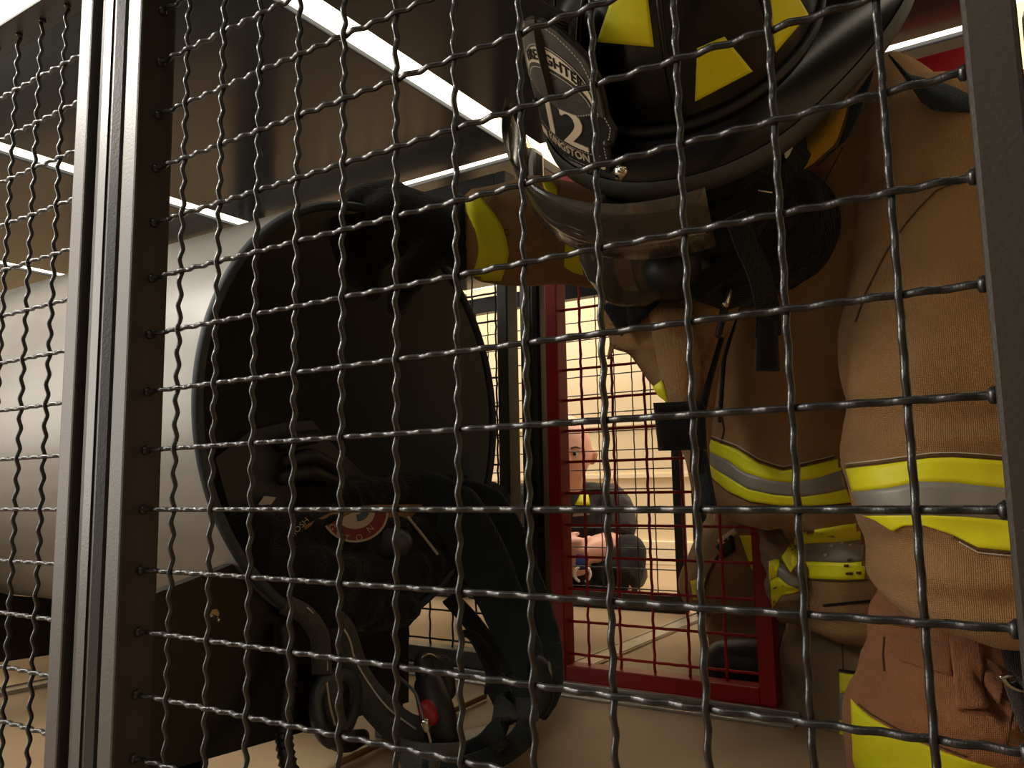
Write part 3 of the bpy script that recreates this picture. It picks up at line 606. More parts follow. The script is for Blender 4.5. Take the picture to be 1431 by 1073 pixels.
# carabiner on the near leg
b = bmesh.new(); cp = [at(x, y, .73) for x, y in ((1400, 946), (1418, 941), (1436, 944), (1442, 956), (1430, 964), (1412, 958), (1404, 950))]
chain(b, cp, .0026, 8, 4); own(obj('carabiner', b, 'chrome', None, True))
b = bmesh.new(); ribbon(b, [at(1420, 952, .735), at(1432, 985, .735), at(1445, 1020, .74)], .022); own(obj('grey_strap', b, 'strap_grey', None, True))
# far sleeve cuff band + shoulder trims
sewn(cb, [(668, 272), (684, 290), (700, 312), (707, 330), (711, 352), (708, 372), (700, 392)], [(642, 286), (655, 302), (664, 322), (668, 340), (668, 356), (664, 372), (656, 390)], 'hi_vis', nu=22, nv=6)
stitch(cb, [(668, 328), (690, 324), (710, 320)], 1.5); stitch(cb, [(668, 336), (690, 332), (711, 328)], 1.5)
sewn(cb, [(757, 250), (768, 252), (778, 262)], [(760, 262), (770, 275), (780, 300)], 'hi_vis', nu=8); sewn(cb, [(790, 340), (800, 345), (812, 352)], [(788, 372), (800, 380), (815, 384)], 'hi_vis', nu=8)
# glove reaching over the tube rim
b = bmesh.new()
cols(b, [(655, 276, 384, 1.10, .05), (643, 282, 378, 1.10, .052), (625, 278, 372, 1.10, .05), (600, 272, 366, 1.095, .048), (570, 262, 350, 1.09, .045), (540, 264, 335, 1.08, .038), (515, 276, 325, 1.075, .028)], k=3)
gw = at(575, 305, 1.09)
for i, (sx, sy, ex, ey, mx, my) in enumerate(((548, 272, 470, 350, 495, 283), (556, 292, 478, 372, 500, 312), (560, 312, 492, 392, 508, 338), (566, 330, 512, 408, 524, 360))):
    chain(b, [at(sx, sy, 1.08), at(mx, my, 1.075), at((mx + ex) / 2 - 4, (my + ey) / 2 + 6, 1.085), at(ex + 8, ey, 1.11)], [.021, .019, .0175, .014], 10, 3)
chain(b, [at(600, 350, 1.07), at(575, 385, 1.06), at(560, 410, 1.07), at(556, 428, 1.09)], [.026, .021, .018, .015], 10, 3)
own(link('glove', fuse(b, .005, 2, .0015, None, 20), 'black_cloth', None, True))
b = bmesh.new(); cols(b, [(640, 270, 392, 1.10, .058), (652, 276, 388, 1.10, .058)], k=2); own(obj('glove_cuff', b, 'black_cloth', None, True))
# near hand glove (low behind the frame)
b = bmesh.new(); hand_into(b, nearw, at(1580, 990, .70) - nearw, -V_AX, -1, .175, .25); chain(b, [nearw - (at(1580, 990, .70) - nearw) * .3, nearw + (at(1580, 990, .70) - nearw) * .1], [.045, .045], 12, 2); own(link('glove', fuse(b, .006, 2), 'black_cloth', None, True))
# ---------------------------------------------------------------- jacket front, collar
def own_sheet(*a, **k): return own(sheet(*a, **k))
own_sheet('storm_flap', [(845, 405, 0.975), (838, 425, 0.970), (846, 455, 0.965), (856, 487, 0.965), (880, 494, 0.965), (905, 530, 0.965), (930, 560, 0.965), (955, 590, 0.965)], [(1040, 380, 0.925), (1040, 410, 0.925), (1030, 440, 0.925), (1015, 480, 0.935), (1005, 520, 0.945), (1000, 560, 0.945), (996, 590, 0.945), (992, 620, 0.945)], 'coat_tan', nu=24, nv=14, bulge=.035)
own_sheet('storm_flap', [(905, 430, 0.925), (912, 470, 0.925), (925, 540, 0.925), (940, 600, 0.925), (958, 640, 0.935), (970, 700, 0.945)], [(965, 430, 0.910), (975, 480, 0.905), (985, 540, 0.915), (990, 590, 0.925), (992, 640, 0.935), (990, 700, 0.955)], 'coat_tan', nu=20, nv=8, bulge=.02)
own_sheet('hook_patch', [(842, 428, 0.945), (872, 406, 0.940)], [(868, 470, 0.935), (908, 440, 0.925)], 'black_cloth', nu=6, nv=4); own_sheet('hook_patch', [(872, 406, 0.940), (910, 408, 0.925)], [(880, 466, 0.930), (925, 420, 0.915)], 'black_cloth', nu=6, nv=4)
own_sheet('hook_patch', [(914, 563, 0.900), (985, 560, 0.895)], [(921, 630, 0.905), (988, 628, 0.900)], 'black_cloth', th=.006, nu=8, nv=6)
own_sheet('zip_pull', [(852, 482, 0.955), (860, 482, 0.955)], [(848, 502, 0.955), (853, 502, 0.955)], 'coat_tan', nu=3, nv=2)
own_sheet('reflective_trim', [(912, 541, 0.925), (925, 531, 0.920)], [(921, 554, 0.925), (938, 566, 0.920)], 'hi_vis', nu=3, nv=2)
own_sheet('zip', [(1006, 470, 0.910), (985, 540, 0.900), (968, 600, 0.900), (964, 660, 0.910)], [(1012, 472, 0.910), (994, 540, 0.900), (982, 600, 0.900), (985, 662, 0.910)], 'black_cloth', nu=12, nv=2)
own_sheet('zip', [(966, 625, 0.925), (972, 670, 0.925), (978, 705, 0.925)], [(988, 630, 0.925), (995, 670, 0.925), (1003, 712, 0.925)], 'navy_cloth', nu=8, nv=3)
own_sheet('collar_lining', [(1184, 134, .86), (1150, 160, .86), (1122, 195, .865), (1102, 235, .87), (1098, 246, .87)], [(1184, 150, .85), (1178, 172, .845), (1168, 200, .85), (1135, 230, .86), (1104, 247, .87)], 'mustard', nu=14, nv=8, bulge=.012)
own_sheet('collar', [(1190, 140, .875), (1186, 165, .87), (1172, 205, .87), (1140, 235, .88)], [(1222, 95, .86), (1208, 150, .855), (1190, 190, .86), (1160, 212, .865)], 'navy_cloth', nu=14, nv=6, bulge=.01)
own_sheet('collar', [(1243, 76, .84), (1271, 104, .82), (1289, 108, .81), (1326, 118, .80), (1360, 134, .79)], [(1250, 86, .84), (1275, 120, .82), (1290, 142, .81), (1309, 154, .80), (1362, 156, .79)], 'navy_cloth', nu=16, nv=6, bulge=.01, label='blue-grey collar edge')
own_sheet('reflective_trim', [(1066, 203, .84), (1112, 172, .84)], [(1088, 218, .84), (1094, 210, .84)], 'hi_vis', nu=4, nv=3)
# chest microphone strap, pen
b = bmesh.new(); ribbon(b, [at(1028, 300, 0.755), at(1042, 340, 0.765), at(1060, 380, 0.785), (at(1072, 430, 0.815)), at(1073, 470, 0.825)], (.020, .026)); own(obj('chin_strap', b, 'black_cloth', None))
own_sheet('chin_strap', [(1060, 440, 0.820), (1086, 440, 0.820)], [(1057, 518, 0.825), (1090, 519, 0.825)], 'black_cloth', th=.006, nu=4, nv=6)
b = bmesh.new(); chain(b, [at(1019, 406, 0.890), at(1015, 420, 0.885)], .0052, 10, 1); chain(b, [at(1014, 424, 0.885), at(1004, 468, 0.885)], [.005, .0035], 10, 1); own(obj('pen', b, 'rubber', None, True))
b = bmesh.new(); chain(b, [at(1018, 408, 0.883), at(1014, 424, 0.879)], .005, 10, 1); own(obj('pen_clip', b, 'chrome', None, True))
# hood around neck
b = bmesh.new(); chain(b, [hp - HU * .03, hp - HU * .09 - HF * .015, at(1080, 310, .93), at(1085, 345, .98)], [.088, .082, .072, .068], 18, 4); chain(b, [hp + HU * .02, hp - HU * .04], [.088, .086], 18, 2)
own(link('hood', fuse(b, .006, 2, .0015, None, 14), 'black_cloth', None, True))
# breathing mask
mk = own(bpy.data.objects.new('breathing_mask', None)); C.objects.link(mk)
def mpart(name, bm_, m, sm=True, par=None): return obj(name, bm_, m, par or mk, sm)
MC = at(884, 352, .885); MD = (HF * .95 - HU * .35).normalized(); MU = (HU - MD * HU.dot(MD)).normalized(); MS = HS
b = bmesh.new(); n = 40
def oval(r, d, k=1.0): return [MC + MS * math.cos(a) * r * .70 + MU * (math.sin(a) * r * .76 * (1.0 if math.sin(a) > 0 else .92)) + MD * (d - k * .045 * math.cos(a) ** 2) for a in (2 * math.pi * i / n for i in range(n))]
ring_skin(b, [oval(.086, -.012), oval(.092, .0), oval(.09, .01), oval(.083, .012)], cap=False); mpart('mask_seal', b, 'rubber')
b = bmesh.new(); ring_skin(b, [oval(.086, .008), oval(.084, .022, .9), oval(.074, .038, .7), oval(.05, .052, .4), oval(.02, .058, .1)]); mpart('lens', b, 'lens_clear')
b = bmesh.new(); ring_skin(b, [oval(.084, .006), oval(.0895, .010), oval(.088, .017), oval(.083, .017), oval(.084, .006)], cap=False); mpart('lens_ring', b, 'grey_rubber')
b = bmesh.new(); RC = at(945, 372, .875); ax_ = c2w((-.45, .25, -.85)).normalized(); chain(b, [RC + V_AX * .04, RC + ax_ * .012], [.036, .031], 20, 1, True); chain(b, [RC, at(985, 385, .88)], [.026, .022], 14, 1); reg = mpart('regulator', b, 'rubber')
b = bmesh.new(); chain(b, [RC + ax_ * .040, RC + ax_ * .050], [.022, .020], 18, 1, False); mpart('regulator', b, 'rubber')
b = bmesh.new(); o2 = [MC + MS * (-.02) + MD * .02]; 
b = bmesh.new(); ribbon(b, [MC + MS * .07 - MU * .04, hl(-.03, .09, -.12), hl(-.1, .06, -.1)], .02); mpart('head_strap', b, 'black_cloth', False)
b = bmesh.new(); ribbon(b, [MC + MS * .072 + MU * .03, hl(-.03, .093, -.07), hl(-.1, .06, -.06)], .02); mpart('head_strap', b, 'black_cloth', False)
b = bmesh.new(); chain(b, [at(1060, 266, .80), at(1078, 269, .80)], .0012, 6, 1); mpart('buckle', b, 'chrome')
# ---------------------------------------------------------------- helmet
WF, WS, WU = c2w(KF), c2w(KS), c2w(KU)
hm = own(bpy.data.objects.new('helmet', None)); C.objects.link(hm)
def hpart(name, bm_, m, sm=True, **k): return obj(name, bm_, m, hm, sm, **k)
def brim_r(a):                                           # a = 0 is forward
    c, s = math.cos(a), math.sin(a); f = .170 if c > 0 else .287
    return (f * c, .147 * s)
def dome_r(a):
    c, s = math.cos(a), math.sin(a); return ((.128 if c > 0 else .135) * c, .112 * s)
b = bmesh.new(); NB = 72; rings = []
for (k, u) in ((0.0, .004), (.35, .001), (.75, -.010), (.97, -.020), (1.0, -.026), (.985, -.031), (.9, -.026), (.5, -.012), (0.0, -.006)):
    R_ = []
    for i in range(NB):
        a = 2 * math.pi * i / NB; d, r = dome_r(a), brim_r(a); x = d[0] + (r[0] - d[0]) * k; y = d[1] + (r[1] - d[1]) * k
        dip = -.027 * k * max(0, -math.cos(a)) ** 2 * 1.0 - .004 * k * abs(math.sin(a)); R_.append(kl(x, y, u + dip))
    rings.append(R_)
ring_skin(b, rings, cap=False); hpart('brim', b, 'helmet_black')
b = bmesh.new(); rings = []
for (k, u) in ((.965, -.0175), (1.015, -.020), (1.03, -.028), (1.015, -.040), (.965, -.037)):
    R_ = []
    for i in range(NB):
        a = 2 * math.pi * i / NB; d, r = dome_r(a), brim_r(a); x = d[0] + (r[0] - d[0]) * k; y = d[1] + (r[1] - d[1]) * k
        dip = -.027 * k * max(0, -math.cos(a)) ** 2 - .004 * k * abs(math.sin(a)); R_.append(kl(x, y, u + dip))
    rings.append(R_)
ring_skin(b, rings + [rings[0]], cap=False); hpart('edge_trim', b, 'brim_edge')
b = bmesh.new(); rings = []
for (k, u) in ((1.0, -.004), (1.0, .02), (.985, .05), (.95, .08), (.86, .11), (.70, .135), (.45, .152), (.15, .16)):
    rings.append([kl(dome_r(a)[0] * k * (1 + (.012 if abs(math.sin(a * 4)) < .12 and k < .99 else 0)), dome_r(a)[1] * k * (1 + (.012 if abs(math.sin(a * 4)) < .12 and k < .99 else 0)), u) for a in (2 * math.pi * i / 96 for i in range(96))])
ring_skin(b, rings); crown = hpart('crown', b, 'helmet_black')
b = bmesh.new()
for i in range(8):
    a = i * math.pi / 4 + math.pi / 8 * 0; pts = [kl(dome_r(a)[0] * k, dome_r(a)[1] * k, u) for k, u in ((1.0, .02), (.99, .05), (.955, .08), (.865, .11), (.70, .137), (.45, .154))]
    chain(b, pts, .0028, 8, 2)
hpart('ridge', b, 'helmet_black')
b = bmesh.new(); chain(b, [kl(dome_r(a)[0] * 1.02, dome_r(a)[1] * 1.02, .010) for a in (2 * math.pi * i / 24 for i in range(25))], .005, 8, 2); hpart('crown_band', b, 'rubber')
bpy.context.view_layer.update(); hb = bvh_of(crown)
def dec(name, quad, m, off=.0022): return own(laid(name, hb, quad[:2], quad[3:1:-1], m, None, off=off, th=.0015, nu=12, nv=12))
DEC = [[(858, -10), (905, -8), (914, 65), (835, 58)], [(974, 67), (1012, 51), (1051, 99), (971, 141)], [(1073, -25), (1112, -8), (1128, 20), (1080, 76)]]
for q in DEC:
    e = laid('reflective_sticker', hb, q[:2], [q[3], q[2]], 'hi_vis', hm, off=.0022, th=.0015, nu=12, nv=12)
# leather front shield
SB, SX, SY = kl(.164, 0, -.008), WS, (WU * math.cos(.158) - WF * math.sin(.158)).normalized(); SN = SX.cross(SY); SN = SN if SN.dot(WF) > 0 else -SN
half = [(0, -.004), (.030, -.003), (.050, .0), (.054, .012), (.053, .028), (.060, .040), (.063, .052), (.057, .066), (.056, .084), (.054, .104), (.046, .122), (.034, .133), (.018, .142), (0, .146)]
outl = half + [(-x, y) for x, y in half[-2:0:-1]]
def shield_pt(x, y, d): return SB + SX * x + SY * y + SN * (d - 3.2 * x * x)
def shield_plate(pts, d0, d1, m, name):
    bb = bmesh.new(); cx = sum(p[0] for p in pts) / len(pts); cy = sum(p[1] for p in pts) / len(pts); lay = []
    for d in (d0, d1):
        rs = [[bb.verts.new(shield_pt(cx + (x - cx) * k, cy + (y - cy) * k, d)) for x, y in pts] for k in (.33, .66, 1)]
        c0 = bb.verts.new(shield_pt(cx, cy, d)); n_ = len(pts)
        for i in range(n_): bb.faces.new((c0, rs[0][i], rs[0][(i + 1) % n_]))
        for a_, c_ in zip(rs, rs[1:]):
            for i in range(n_): bb.faces.new((a_[i], a_[(i + 1) % n_], c_[(i + 1) % n_], c_[i]))
        lay.append(rs[2])
    for i in range(len(pts)): bb.faces.new((lay[0][i], lay[0][(i + 1) % len(pts)], lay[1][(i + 1) % len(pts)], lay[1][i]))
    return hpart(name, bb, m, False)
lo = [p for p in outl]
shield_plate(outl, 0, .003, 'leather', 'front_shield')
up_ = [(x * .98, y) for x, y in half if y > .064]; upo = [(0, .058), (.03, .060), (.05, .068)] + up_[0:] ; upo = upo + [(-x, y) for x, y in upo[::-1] if x > 0]
shield_plate([(x * .985, y * .99) for x, y in upo], .0032, .0055, 'leather_grey', 'shield_panel')
def arc(cx, cy, rx, ry, a0, a1, n=18): return [(cx + rx * math.cos(math.radians(a0 + (a1 - a0) * i / n)), cy + ry * math.sin(math.radians(a0 + (a1 - a0) * i / n))) for i in range(n + 1)]
BO, BI = arc(0, .074, .0475, .044, 172, 8), arc(0, .074, .0475, .026, 172, 8)
bnd = bmesh.new(); A_ = [bnd.verts.new(shield_pt(x * 1.0, y, .0062)) for x, y in BO]; B_ = [bnd.verts.new(shield_pt(x * .97, y, .0062)) for x, y in BI]
for i in range(len(A_) - 1): bnd.faces.new((A_[i], A_[i + 1], B_[i + 1], B_[i]))
hpart('name_banner', bnd, 'cream_inlay', False)
def arc_text(x, y, z, rx=.0455, ry=.0285, cy=.0755, span=.046):
    a = math.pi / 2 - x / span * 1.13; return shield_pt(rx * math.cos(a) * (1 + y * 2), cy + ry * math.sin(a) + y * (1.0), .0066 + z)
text_on('lettering', 'FIREFIGHTER', .0148, arc_text, 'leather', hm)
def flat_t(sx, x0, y0, d=.0036, sy=1.0): return lambda x, y, z: shield_pt(x0 + x * sx, y0 + y * sy, d + z)
for dx in (-.0012, -.0004, .0004, .0012): text_on('lettering', '12', .060, flat_t(1.2, dx - .003, .0195), 'cream_inlay', hm)
def low_arc(x, y, z): a = x / .05; return shield_pt(x * 1.0, .008 + y - .004 * math.cos(a * 1.2) + .002, .0036 + z)
text_on('lettering', 'KINGSTON', .0125, low_arc, 'cream_inlay', hm)
shield_plate([(.036, .0045), (.048, .005), (.0485, .0135), (.0365, .0125)], .0032, .0042, 'cream_inlay', 'name_block')
shield_plate([(-.036, .0045), (-.048, .005), (-.0485, .0135), (-.0365, .0125)], .0032, .0042, 'cream_inlay', 'name_block')
def stitch_line(pts, d, step=.0034, ln=.0021, w=.0005):
    bb = bmesh.new(); tot = 0; acc = 0
    P_ = [Vector((x, y, 0)) for x, y in pts]; D_ = [0]
    for a_, c_ in zip(P_, P_[1:]): D_.append(D_[-1] + (c_ - a_).length)
    s_ = 0
    while s_ < D_[-1] - ln:
        p = lerp_poly(pts, s_ / D_[-1]); q = lerp_poly(pts, (s_ + ln) / D_[-1]); t_ = (q - p).normalized(); nn = Vector((-t_.y, t_.x, 0)) * w
        bb.faces.new([bb.verts.new(shield_pt(v.x, v.y, d)) for v in (p - nn, q - nn, q + nn, p + nn)]); s_ += step
    o_ = hpart('stitching', bb, 'white_thread', False); o_['kind'] = 'stuff'
stitch_line([(x * .93, .004 + y * .955) for x, y in outl] , .0034)
stitch_line([(x * .90, .004 + y * .93) for x, y in upo], .0058); stitch_line([(x * 1.03, y * 1.0 + .002) for x, y in BO], .0062, .002, .0019); stitch_line([(x * .93, y - .004) for x, y in BI], .0062, .002, .0019)
stitch_line([(-.046, .019), (-.02, .0165), (0, .016), (.02, .0165), (.046, .019)], .0036)
for (x, y) in ((.053, .036), (-.053, .036)):
    b = bmesh.new(); bmesh.ops.create_uvsphere(b, u_segments=12, v_segments=8, radius=.0045, matrix=Matrix.Translation(shield_pt(x, y, .003))); hpart('rivet', b, 'dark_frame_paint')
b = bmesh.new(); bmesh.ops.create_uvsphere(b, u_segments=12, v_segments=8, radius=.003, matrix=Matrix.Translation(shield_pt(-.036, .128, .005))); hpart('rivet', b, 'cream_inlay')
b = bmesh.new(); sp_ = at(866, 243, .70); chain(b, [sp_, sp_ - V_AX * .008], .0062, 14, 1); chain(b, [sp_ - V_AX * .004 + WU * .002, sp_ - V_AX * .012 + WU * .001], .0035, 10, 1); hpart('screw', b, 'chrome')
b = bmesh.new(); ribbon(b, [kl(.128, 0, .135), shield_pt(0, .13, -.002), shield_pt(0, .07, -.004)], .03); hpart('shield_holder', b, 'dark_frame_paint', False)
# face shield: clear curved plate hung from the brim
def visor(a0, a1, ulist, rr, name, m='visor_clear'):
    bb = bmesh.new(); G = []
    for u in ulist:
        G.append([[bb.verts.new(kl(math.cos(a) * (rr[0] + d) - .01, math.sin(a) * (rr[1] + d), u)) for a in (math.radians(a0 + (a1 - a0) * i / 30) for i in range(31))] for d in (0, .0025)])
    for g0, g1 in zip(G, G[1:]):
        for s_ in (0, 1):
            for i in range(30): bb.faces.new((g0[s_][i], g0[s_][i + 1], g1[s_][i + 1], g1[s_][i]))
    for g in (G[0], G[-1]):
        for i in range(30): bb.faces.new((g[0][i], g[0][i + 1], g[1][i + 1], g[1][i]))
    for i in (0, 30):
        for g0, g1 in zip(G, G[1:]): bb.faces.new((g0[0][i], g1[0][i], g1[1][i], g0[1][i]))
    return obj(name, bb, m, hm, True)
visor(-46, 53, (-.004, -.03, -.058, -.085), (.222, .178), 'visor')
#PART3
def tp(px, py, dx=0): return onX(px, py, TX + dx)
def fl(px, py, h=.008): r = rdir(px, py); return EYE + r * ((h - EYE.z) / r.z)
def plane_sheet(name, A, B, m, parent, th=.004, nu=10, nv=4, bulge=0, **props):    # sheet whose edges are 3D points
    bm = bmesh.new(); F_, K = [], []
    def lp(L, t):
        q = t * (len(L) - 1); i = min(int(q), len(L) - 2); return L[i].lerp(L[i + 1], q - i)
    for i in range(nu + 1):
        a = lp(A, i / nu); b_ = lp(B, i / nu); fr, bk = [], []
        for j in range(nv + 1):
            p = a.lerp(b_, j / nv); p = p - V_AX * bulge * math.sin(math.pi * j / nv); fr.append(bm.verts.new(p)); bk.append(bm.verts.new(p + V_AX * th))
        F_.append(fr); K.append(bk)
    for i in range(nu):
        for j in range(nv):
            bm.faces.new((F_[i][j], F_[i + 1][j], F_[i + 1][j + 1], F_[i][j + 1])); bm.faces.new((K[i][j], K[i][j + 1], K[i + 1][j + 1], K[i + 1][j]))
    for i in range(nu):
        bm.faces.new((F_[i][0], K[i][0], K[i + 1][0], F_[i + 1][0])); bm.faces.new((F_[i][nv], F_[i + 1][nv], K[i + 1][nv], K[i][nv]))
    for j in range(nv):
        bm.faces.new((F_[0][j], F_[0][j + 1], K[0][j + 1], K[0][j])); bm.faces.new((F_[nu][j], K[nu][j], K[nu][j + 1], F_[nu][j + 1]))
    return obj(name, bm, m, parent, True, **props)
# ================================================================ breathing air pack lying in the tube mouth
ap = thing('air_pack', 'black breathing air pack with harness straps lying in the open tube end', 'air pack', None, (-.74, .74, .16))
def ao(o): return own(o, ap)
def pxplate(name, pts, dx, th, m, sub=None, bev=0):      # angular moulded plate facing out of the tube
    bm = bmesh.new(); P = [tp(x, y, d) for (x, y, d) in [(p[0], p[1], (p[2] if len(p) > 2 else dx)) for p in pts]]
    a = [bm.verts.new(p) for p in P]; n = Vector((-1, .15, .1)).normalized(); b_ = [bm.verts.new(p + n * th) for p in P]; k = len(a)
    bm.faces.new(a); bm.faces.new(b_[::-1])
    for i in range(k): bm.faces.new((a[i], b_[i], b_[(i + 1) % k], a[(i + 1) % k]))
    bmesh.ops.triangulate(bm, faces=[f for f in bm.faces if len(f.verts) > 4])
    return ao(obj(name, bm, m, None))
pxplate('back_plate', [(301, 640), (350, 602), (398, 590), (437, 588), (452, 608), (440, 640), (415, 680), (398, 730), (392, 765), (370, 775), (345, 768), (318, 700)], -.05, .02, 'pack_plastic')
pxplate('back_plate', [(452, 608), (480, 636), (532, 684), (520, 705), (480, 715), (440, 720), (398, 735), (415, 680), (440, 640)], -.075, .02, 'pack_plastic')
b = bmesh.new(); cy0, cy1 = Vector((-.80, .80, .245)), Vector((-1.22, .80, .245)); chain(b, [cy0, cy1], [.078, .078], 28, 1); chain(b, [cy0 + Vector((.06, 0, 0)), cy0 + Vector((.11, 0, 0))], [.022, .018], 14, 1); ao(obj('air_cylinder', b, 'pack_plastic', None, True))
b = bmesh.new()
for pts, rr in (([(350, 745, -.04), (400, 752, -.04), (470, 748, -.03), (560, 742, -.04), (620, 745, -.04)], .034), ([(370, 790, -.03), (430, 800, -.02), (500, 806, -.02), (570, 800, -.03), (640, 790, -.03)], .034),
               ([(400, 830, -.02), (450, 845, -.01), (500, 856, -.01), (560, 850, -.015)], .026), ([(420, 695, -.06), (480, 698, -.05), (560, 690, -.05), (650, 690, -.05), (690, 700, -.04)], .028), ([(560, 705, -.05), (600, 730, -.03), (640, 770, -.02)], .03)):
    chain(b, [tp(*p) for p in pts], rr, 12, 4)
ao(link('harness_pad', fuse(b, .006, 2, .004, None, 22), 'black_cloth', None, True)); bpy.context.view_layer.update(); ab = bvh_of(*[o for o in bpy.data.objects if o.parent == ap and o.type == 'MESH'])
b = bmesh.new()
for q in ((392, 622, 440, 610), (400, 645, 470, 655), (395, 668, 470, 676)):
    chain(b, [tp(q[0], q[1], -.035), tp((q[0] + q[2]) / 2, q[1] - 8, -.02), tp(q[2], q[3], -.04)], .009, 8, 4)
ao(obj('hose', b, 'rubber', None, True))
def alaid(name, top, bot, m, **k): return ao(laid(name, ab, top, bot, m, None, **k))
plane_sheet('label', [tp(369, 693, -.04), tp(386, 695, -.04)], [tp(348, 723, -.035), tp(362, 727, -.035)], 'white_label', None, th=.001).parent = None
lab = [o for o in bpy.data.objects if o.name == 'label'][0]; ao(lab)
# niosh lettering
me_fn = lambda x, y, z: tp(419 + x * 620 - y * 520, 741 - x * 640 - y * 520, -.005 + z)
ao(text_on('lettering', 'NIOSH', .0145, me_fn, 'patch_pale', None))
# cloth patch with red rim
def pp(x, y, d=0): return tp(x, y, .002 + d)
ao(plane_sheet('patch_backing', [pp(424, 735, -.012), pp(470, 712, -.01), pp(520, 706, -.008), pp(590, 705, -.012)], [pp(432, 758, -.01), pp(470, 763, -.008), pp(510, 760, -.006), pp(560, 742, -.01)], 'patch_brown', None, th=.004, nu=12))
def pring(name, R0, R1, a0, a1, m, d, c=(496, 715)):
    bm = bmesh.new(); n_ = 20; A = []; B_ = []
    for i in range(n_ + 1):
        a = math.radians(a0 + (a1 - a0) * i / n_); A.append(bm.verts.new(pp(c[0] + math.cos(a) * R0[0], c[1] + math.sin(a) * R0[1], d))); B_.append(bm.verts.new(pp(c[0] + math.cos(a) * R1[0], c[1] + math.sin(a) * R1[1], d)))
    for i in range(n_): bm.faces.new((A[i], A[i + 1], B_[i + 1], B_[i]))
    return ao(obj(name, bm, m, None))
pring('patch_rim', (47, 43), (44, 40), 2, 152, 'patch_pale', .004); pring('patch_band', (44, 40), (28, 24), 2, 152, 'patch_red', .0042); pring('patch_centre', (28, 24), (2, 1), 2, 152, 'patch_pale', .0044)
pring('patch_centre', (20, 14), (9, 4), 5, 80, 'patch_blue', .0046)
for ch, x, y, rot in (('G', 461, 735, 50), ('S', 469, 746, 35), ('T', 484, 752, 10), ('O', 503, 751, -15), ('N', 520, 738, -38)):
    cr_, sr_ = math.cos(math.radians(rot)), math.sin(math.radians(rot))
    ao(text_on('lettering', ch, .0125, (lambda X, Y: lambda x, y, z: pp(X + (x * cr_ + y * sr_) * 1000, Y + 4 + (x * sr_ - y * cr_) * 1000, .0052 + z))(x, y), 'patch_pale', None))
def astrap(name, pts, w_, m, th=.003, sub=None, face=None, **k):
    bm = bmesh.new(); ribbon(bm, pts, w_, th, face=face); return ao(obj(name, bm, m, sub, True, **k))
def piping(pts, rr=.0012, m='white_thread'):
    bm = bmesh.new(); chain(bm, pts, rr, 6, 4); ao(obj('piping', bm, m, None, True))
# light grey harness straps hanging over the rim
astrap('strap', [tp(398, 845, .0), tp(425, 858, .006), tp(445, 885, .012), tp(449, 915, .012), tp(450, 942, .012)], .022, 'strap_grey')
piping([tp(430, 849, .012), tp(448, 868, .016), tp(457, 900, .018), tp(458, 936, .018)])
astrap('strap', [tp(455, 855, .0), tp(478, 880, .01), tp(488, 915, .012), tp(500, 950, .02), tp(530, 990, .04), tp(565, 1020, .07), tp(600, 1030, .10)], (.026, .045), 'strap_grey')
piping([tp(474, 870, .02), tp(488, 892, .024), tp(496, 921, .024), tp(515, 954, .032), tp(542, 989, .055), tp(580, 1018, .085)])
b = bmesh.new(); ring_c = tp(470, 988, .015); P_ = [ring_c + Vector((.004 * math.sin(a * 2), math.cos(a) * .030, math.sin(a) * .036)) for a in (2 * math.pi * i / 16 for i in range(17))]; chain(b, P_, .0085, 8, 2); ao(obj('buckle', b, 'pack_plastic', None, True))
astrap('strap', [tp(462, 948, .018), tp(463, 985, .024), tp(470, 1020, .02)], .026, 'strap_grey'); piping([tp(457, 955, .03), tp(461, 985, .032), tp(468, 1012, .03)], .0013, 'patch_pale')
b = bmesh.new(); chain(b, [tp(452, 1020, .02), fl(480, 1035, .018), fl(505, 1030, .016)], [.010, .014, .010], 10, 4); ao(obj('strap_end', b, 'rubber', None, True))
# ribbed hose at left dropping to the floor
b = bmesh.new(); hp_ = catmull([tp(398, 880, .0), tp(404, 940, .01), tp(400, 985, .02), tp(397, 1025, .03), tp(402, 1065, .05), fl(415, 1110, .012)], 12); chain(b, hp_, [.0085 + .0012 * math.sin(i * 2.0) for i in range(len(hp_))], 10, 1); ao(obj('air_hose', b, 'rubber', None, True))
# wide padded shoulder strap on the right
b = bmesh.new(); ribbon(b, [tp(585, 700, -.04), tp(632, 712, .01), tp(668, 770, .03), tp(700, 835, .05), tp(722, 890, .08), tp(735, 940, .11), tp(742, 985, .14)], (.085, .05), .018, k=8); bmesh.ops.bevel(b, geom=list(b.edges), offset=.004, segments=2, affect='EDGES'); ao(link('shoulder_strap', fuse(b, .005, 2, .0025, None, 16), 'strap_navy', None, True))
b = bmesh.new(); ribbon(b, [tp(640, 690, .0), tp(690, 710, .03), tp(722, 770, .05), tp(748, 840, .08), tp(764, 900, .11), tp(766, 960, .14), tp(752, 992, .15)], (.05, .035), .014, k=8); ao(link('shoulder_strap', fuse(b, .005, 2, .0022, None, 16), 'strap_navy', None, True))
b = bmesh.new(); chain(b, [tp(752, 930, .13), tp(757, 965, .145), tp(752, 990, .15)], [.014, .017, .013], 12, 4, flat=.7); ao(obj('strap_end', b, 'rubber', None, True))
piping([tp(767, 926, .145), tp(770, 950, .15), tp(768, 974, .155)], .0022, 'silver_tape')
astrap('strap', [tp(628, 835, .02), tp(660, 870, .03), tp(690, 915, .06), tp(705, 950, .09)], (.022, .03), 'black_cloth', .005); astrap('strap', [tp(640, 885, .02), tp(662, 890, .04), tp(690, 935, .07), tp(695, 965, .09)], (.004, .035), 'black_cloth', .004)
astrap('strap', [tp(570, 722, .004), tp(598, 757, .012), tp(612, 775, .02)], .0035, 'patch_pale', .002)
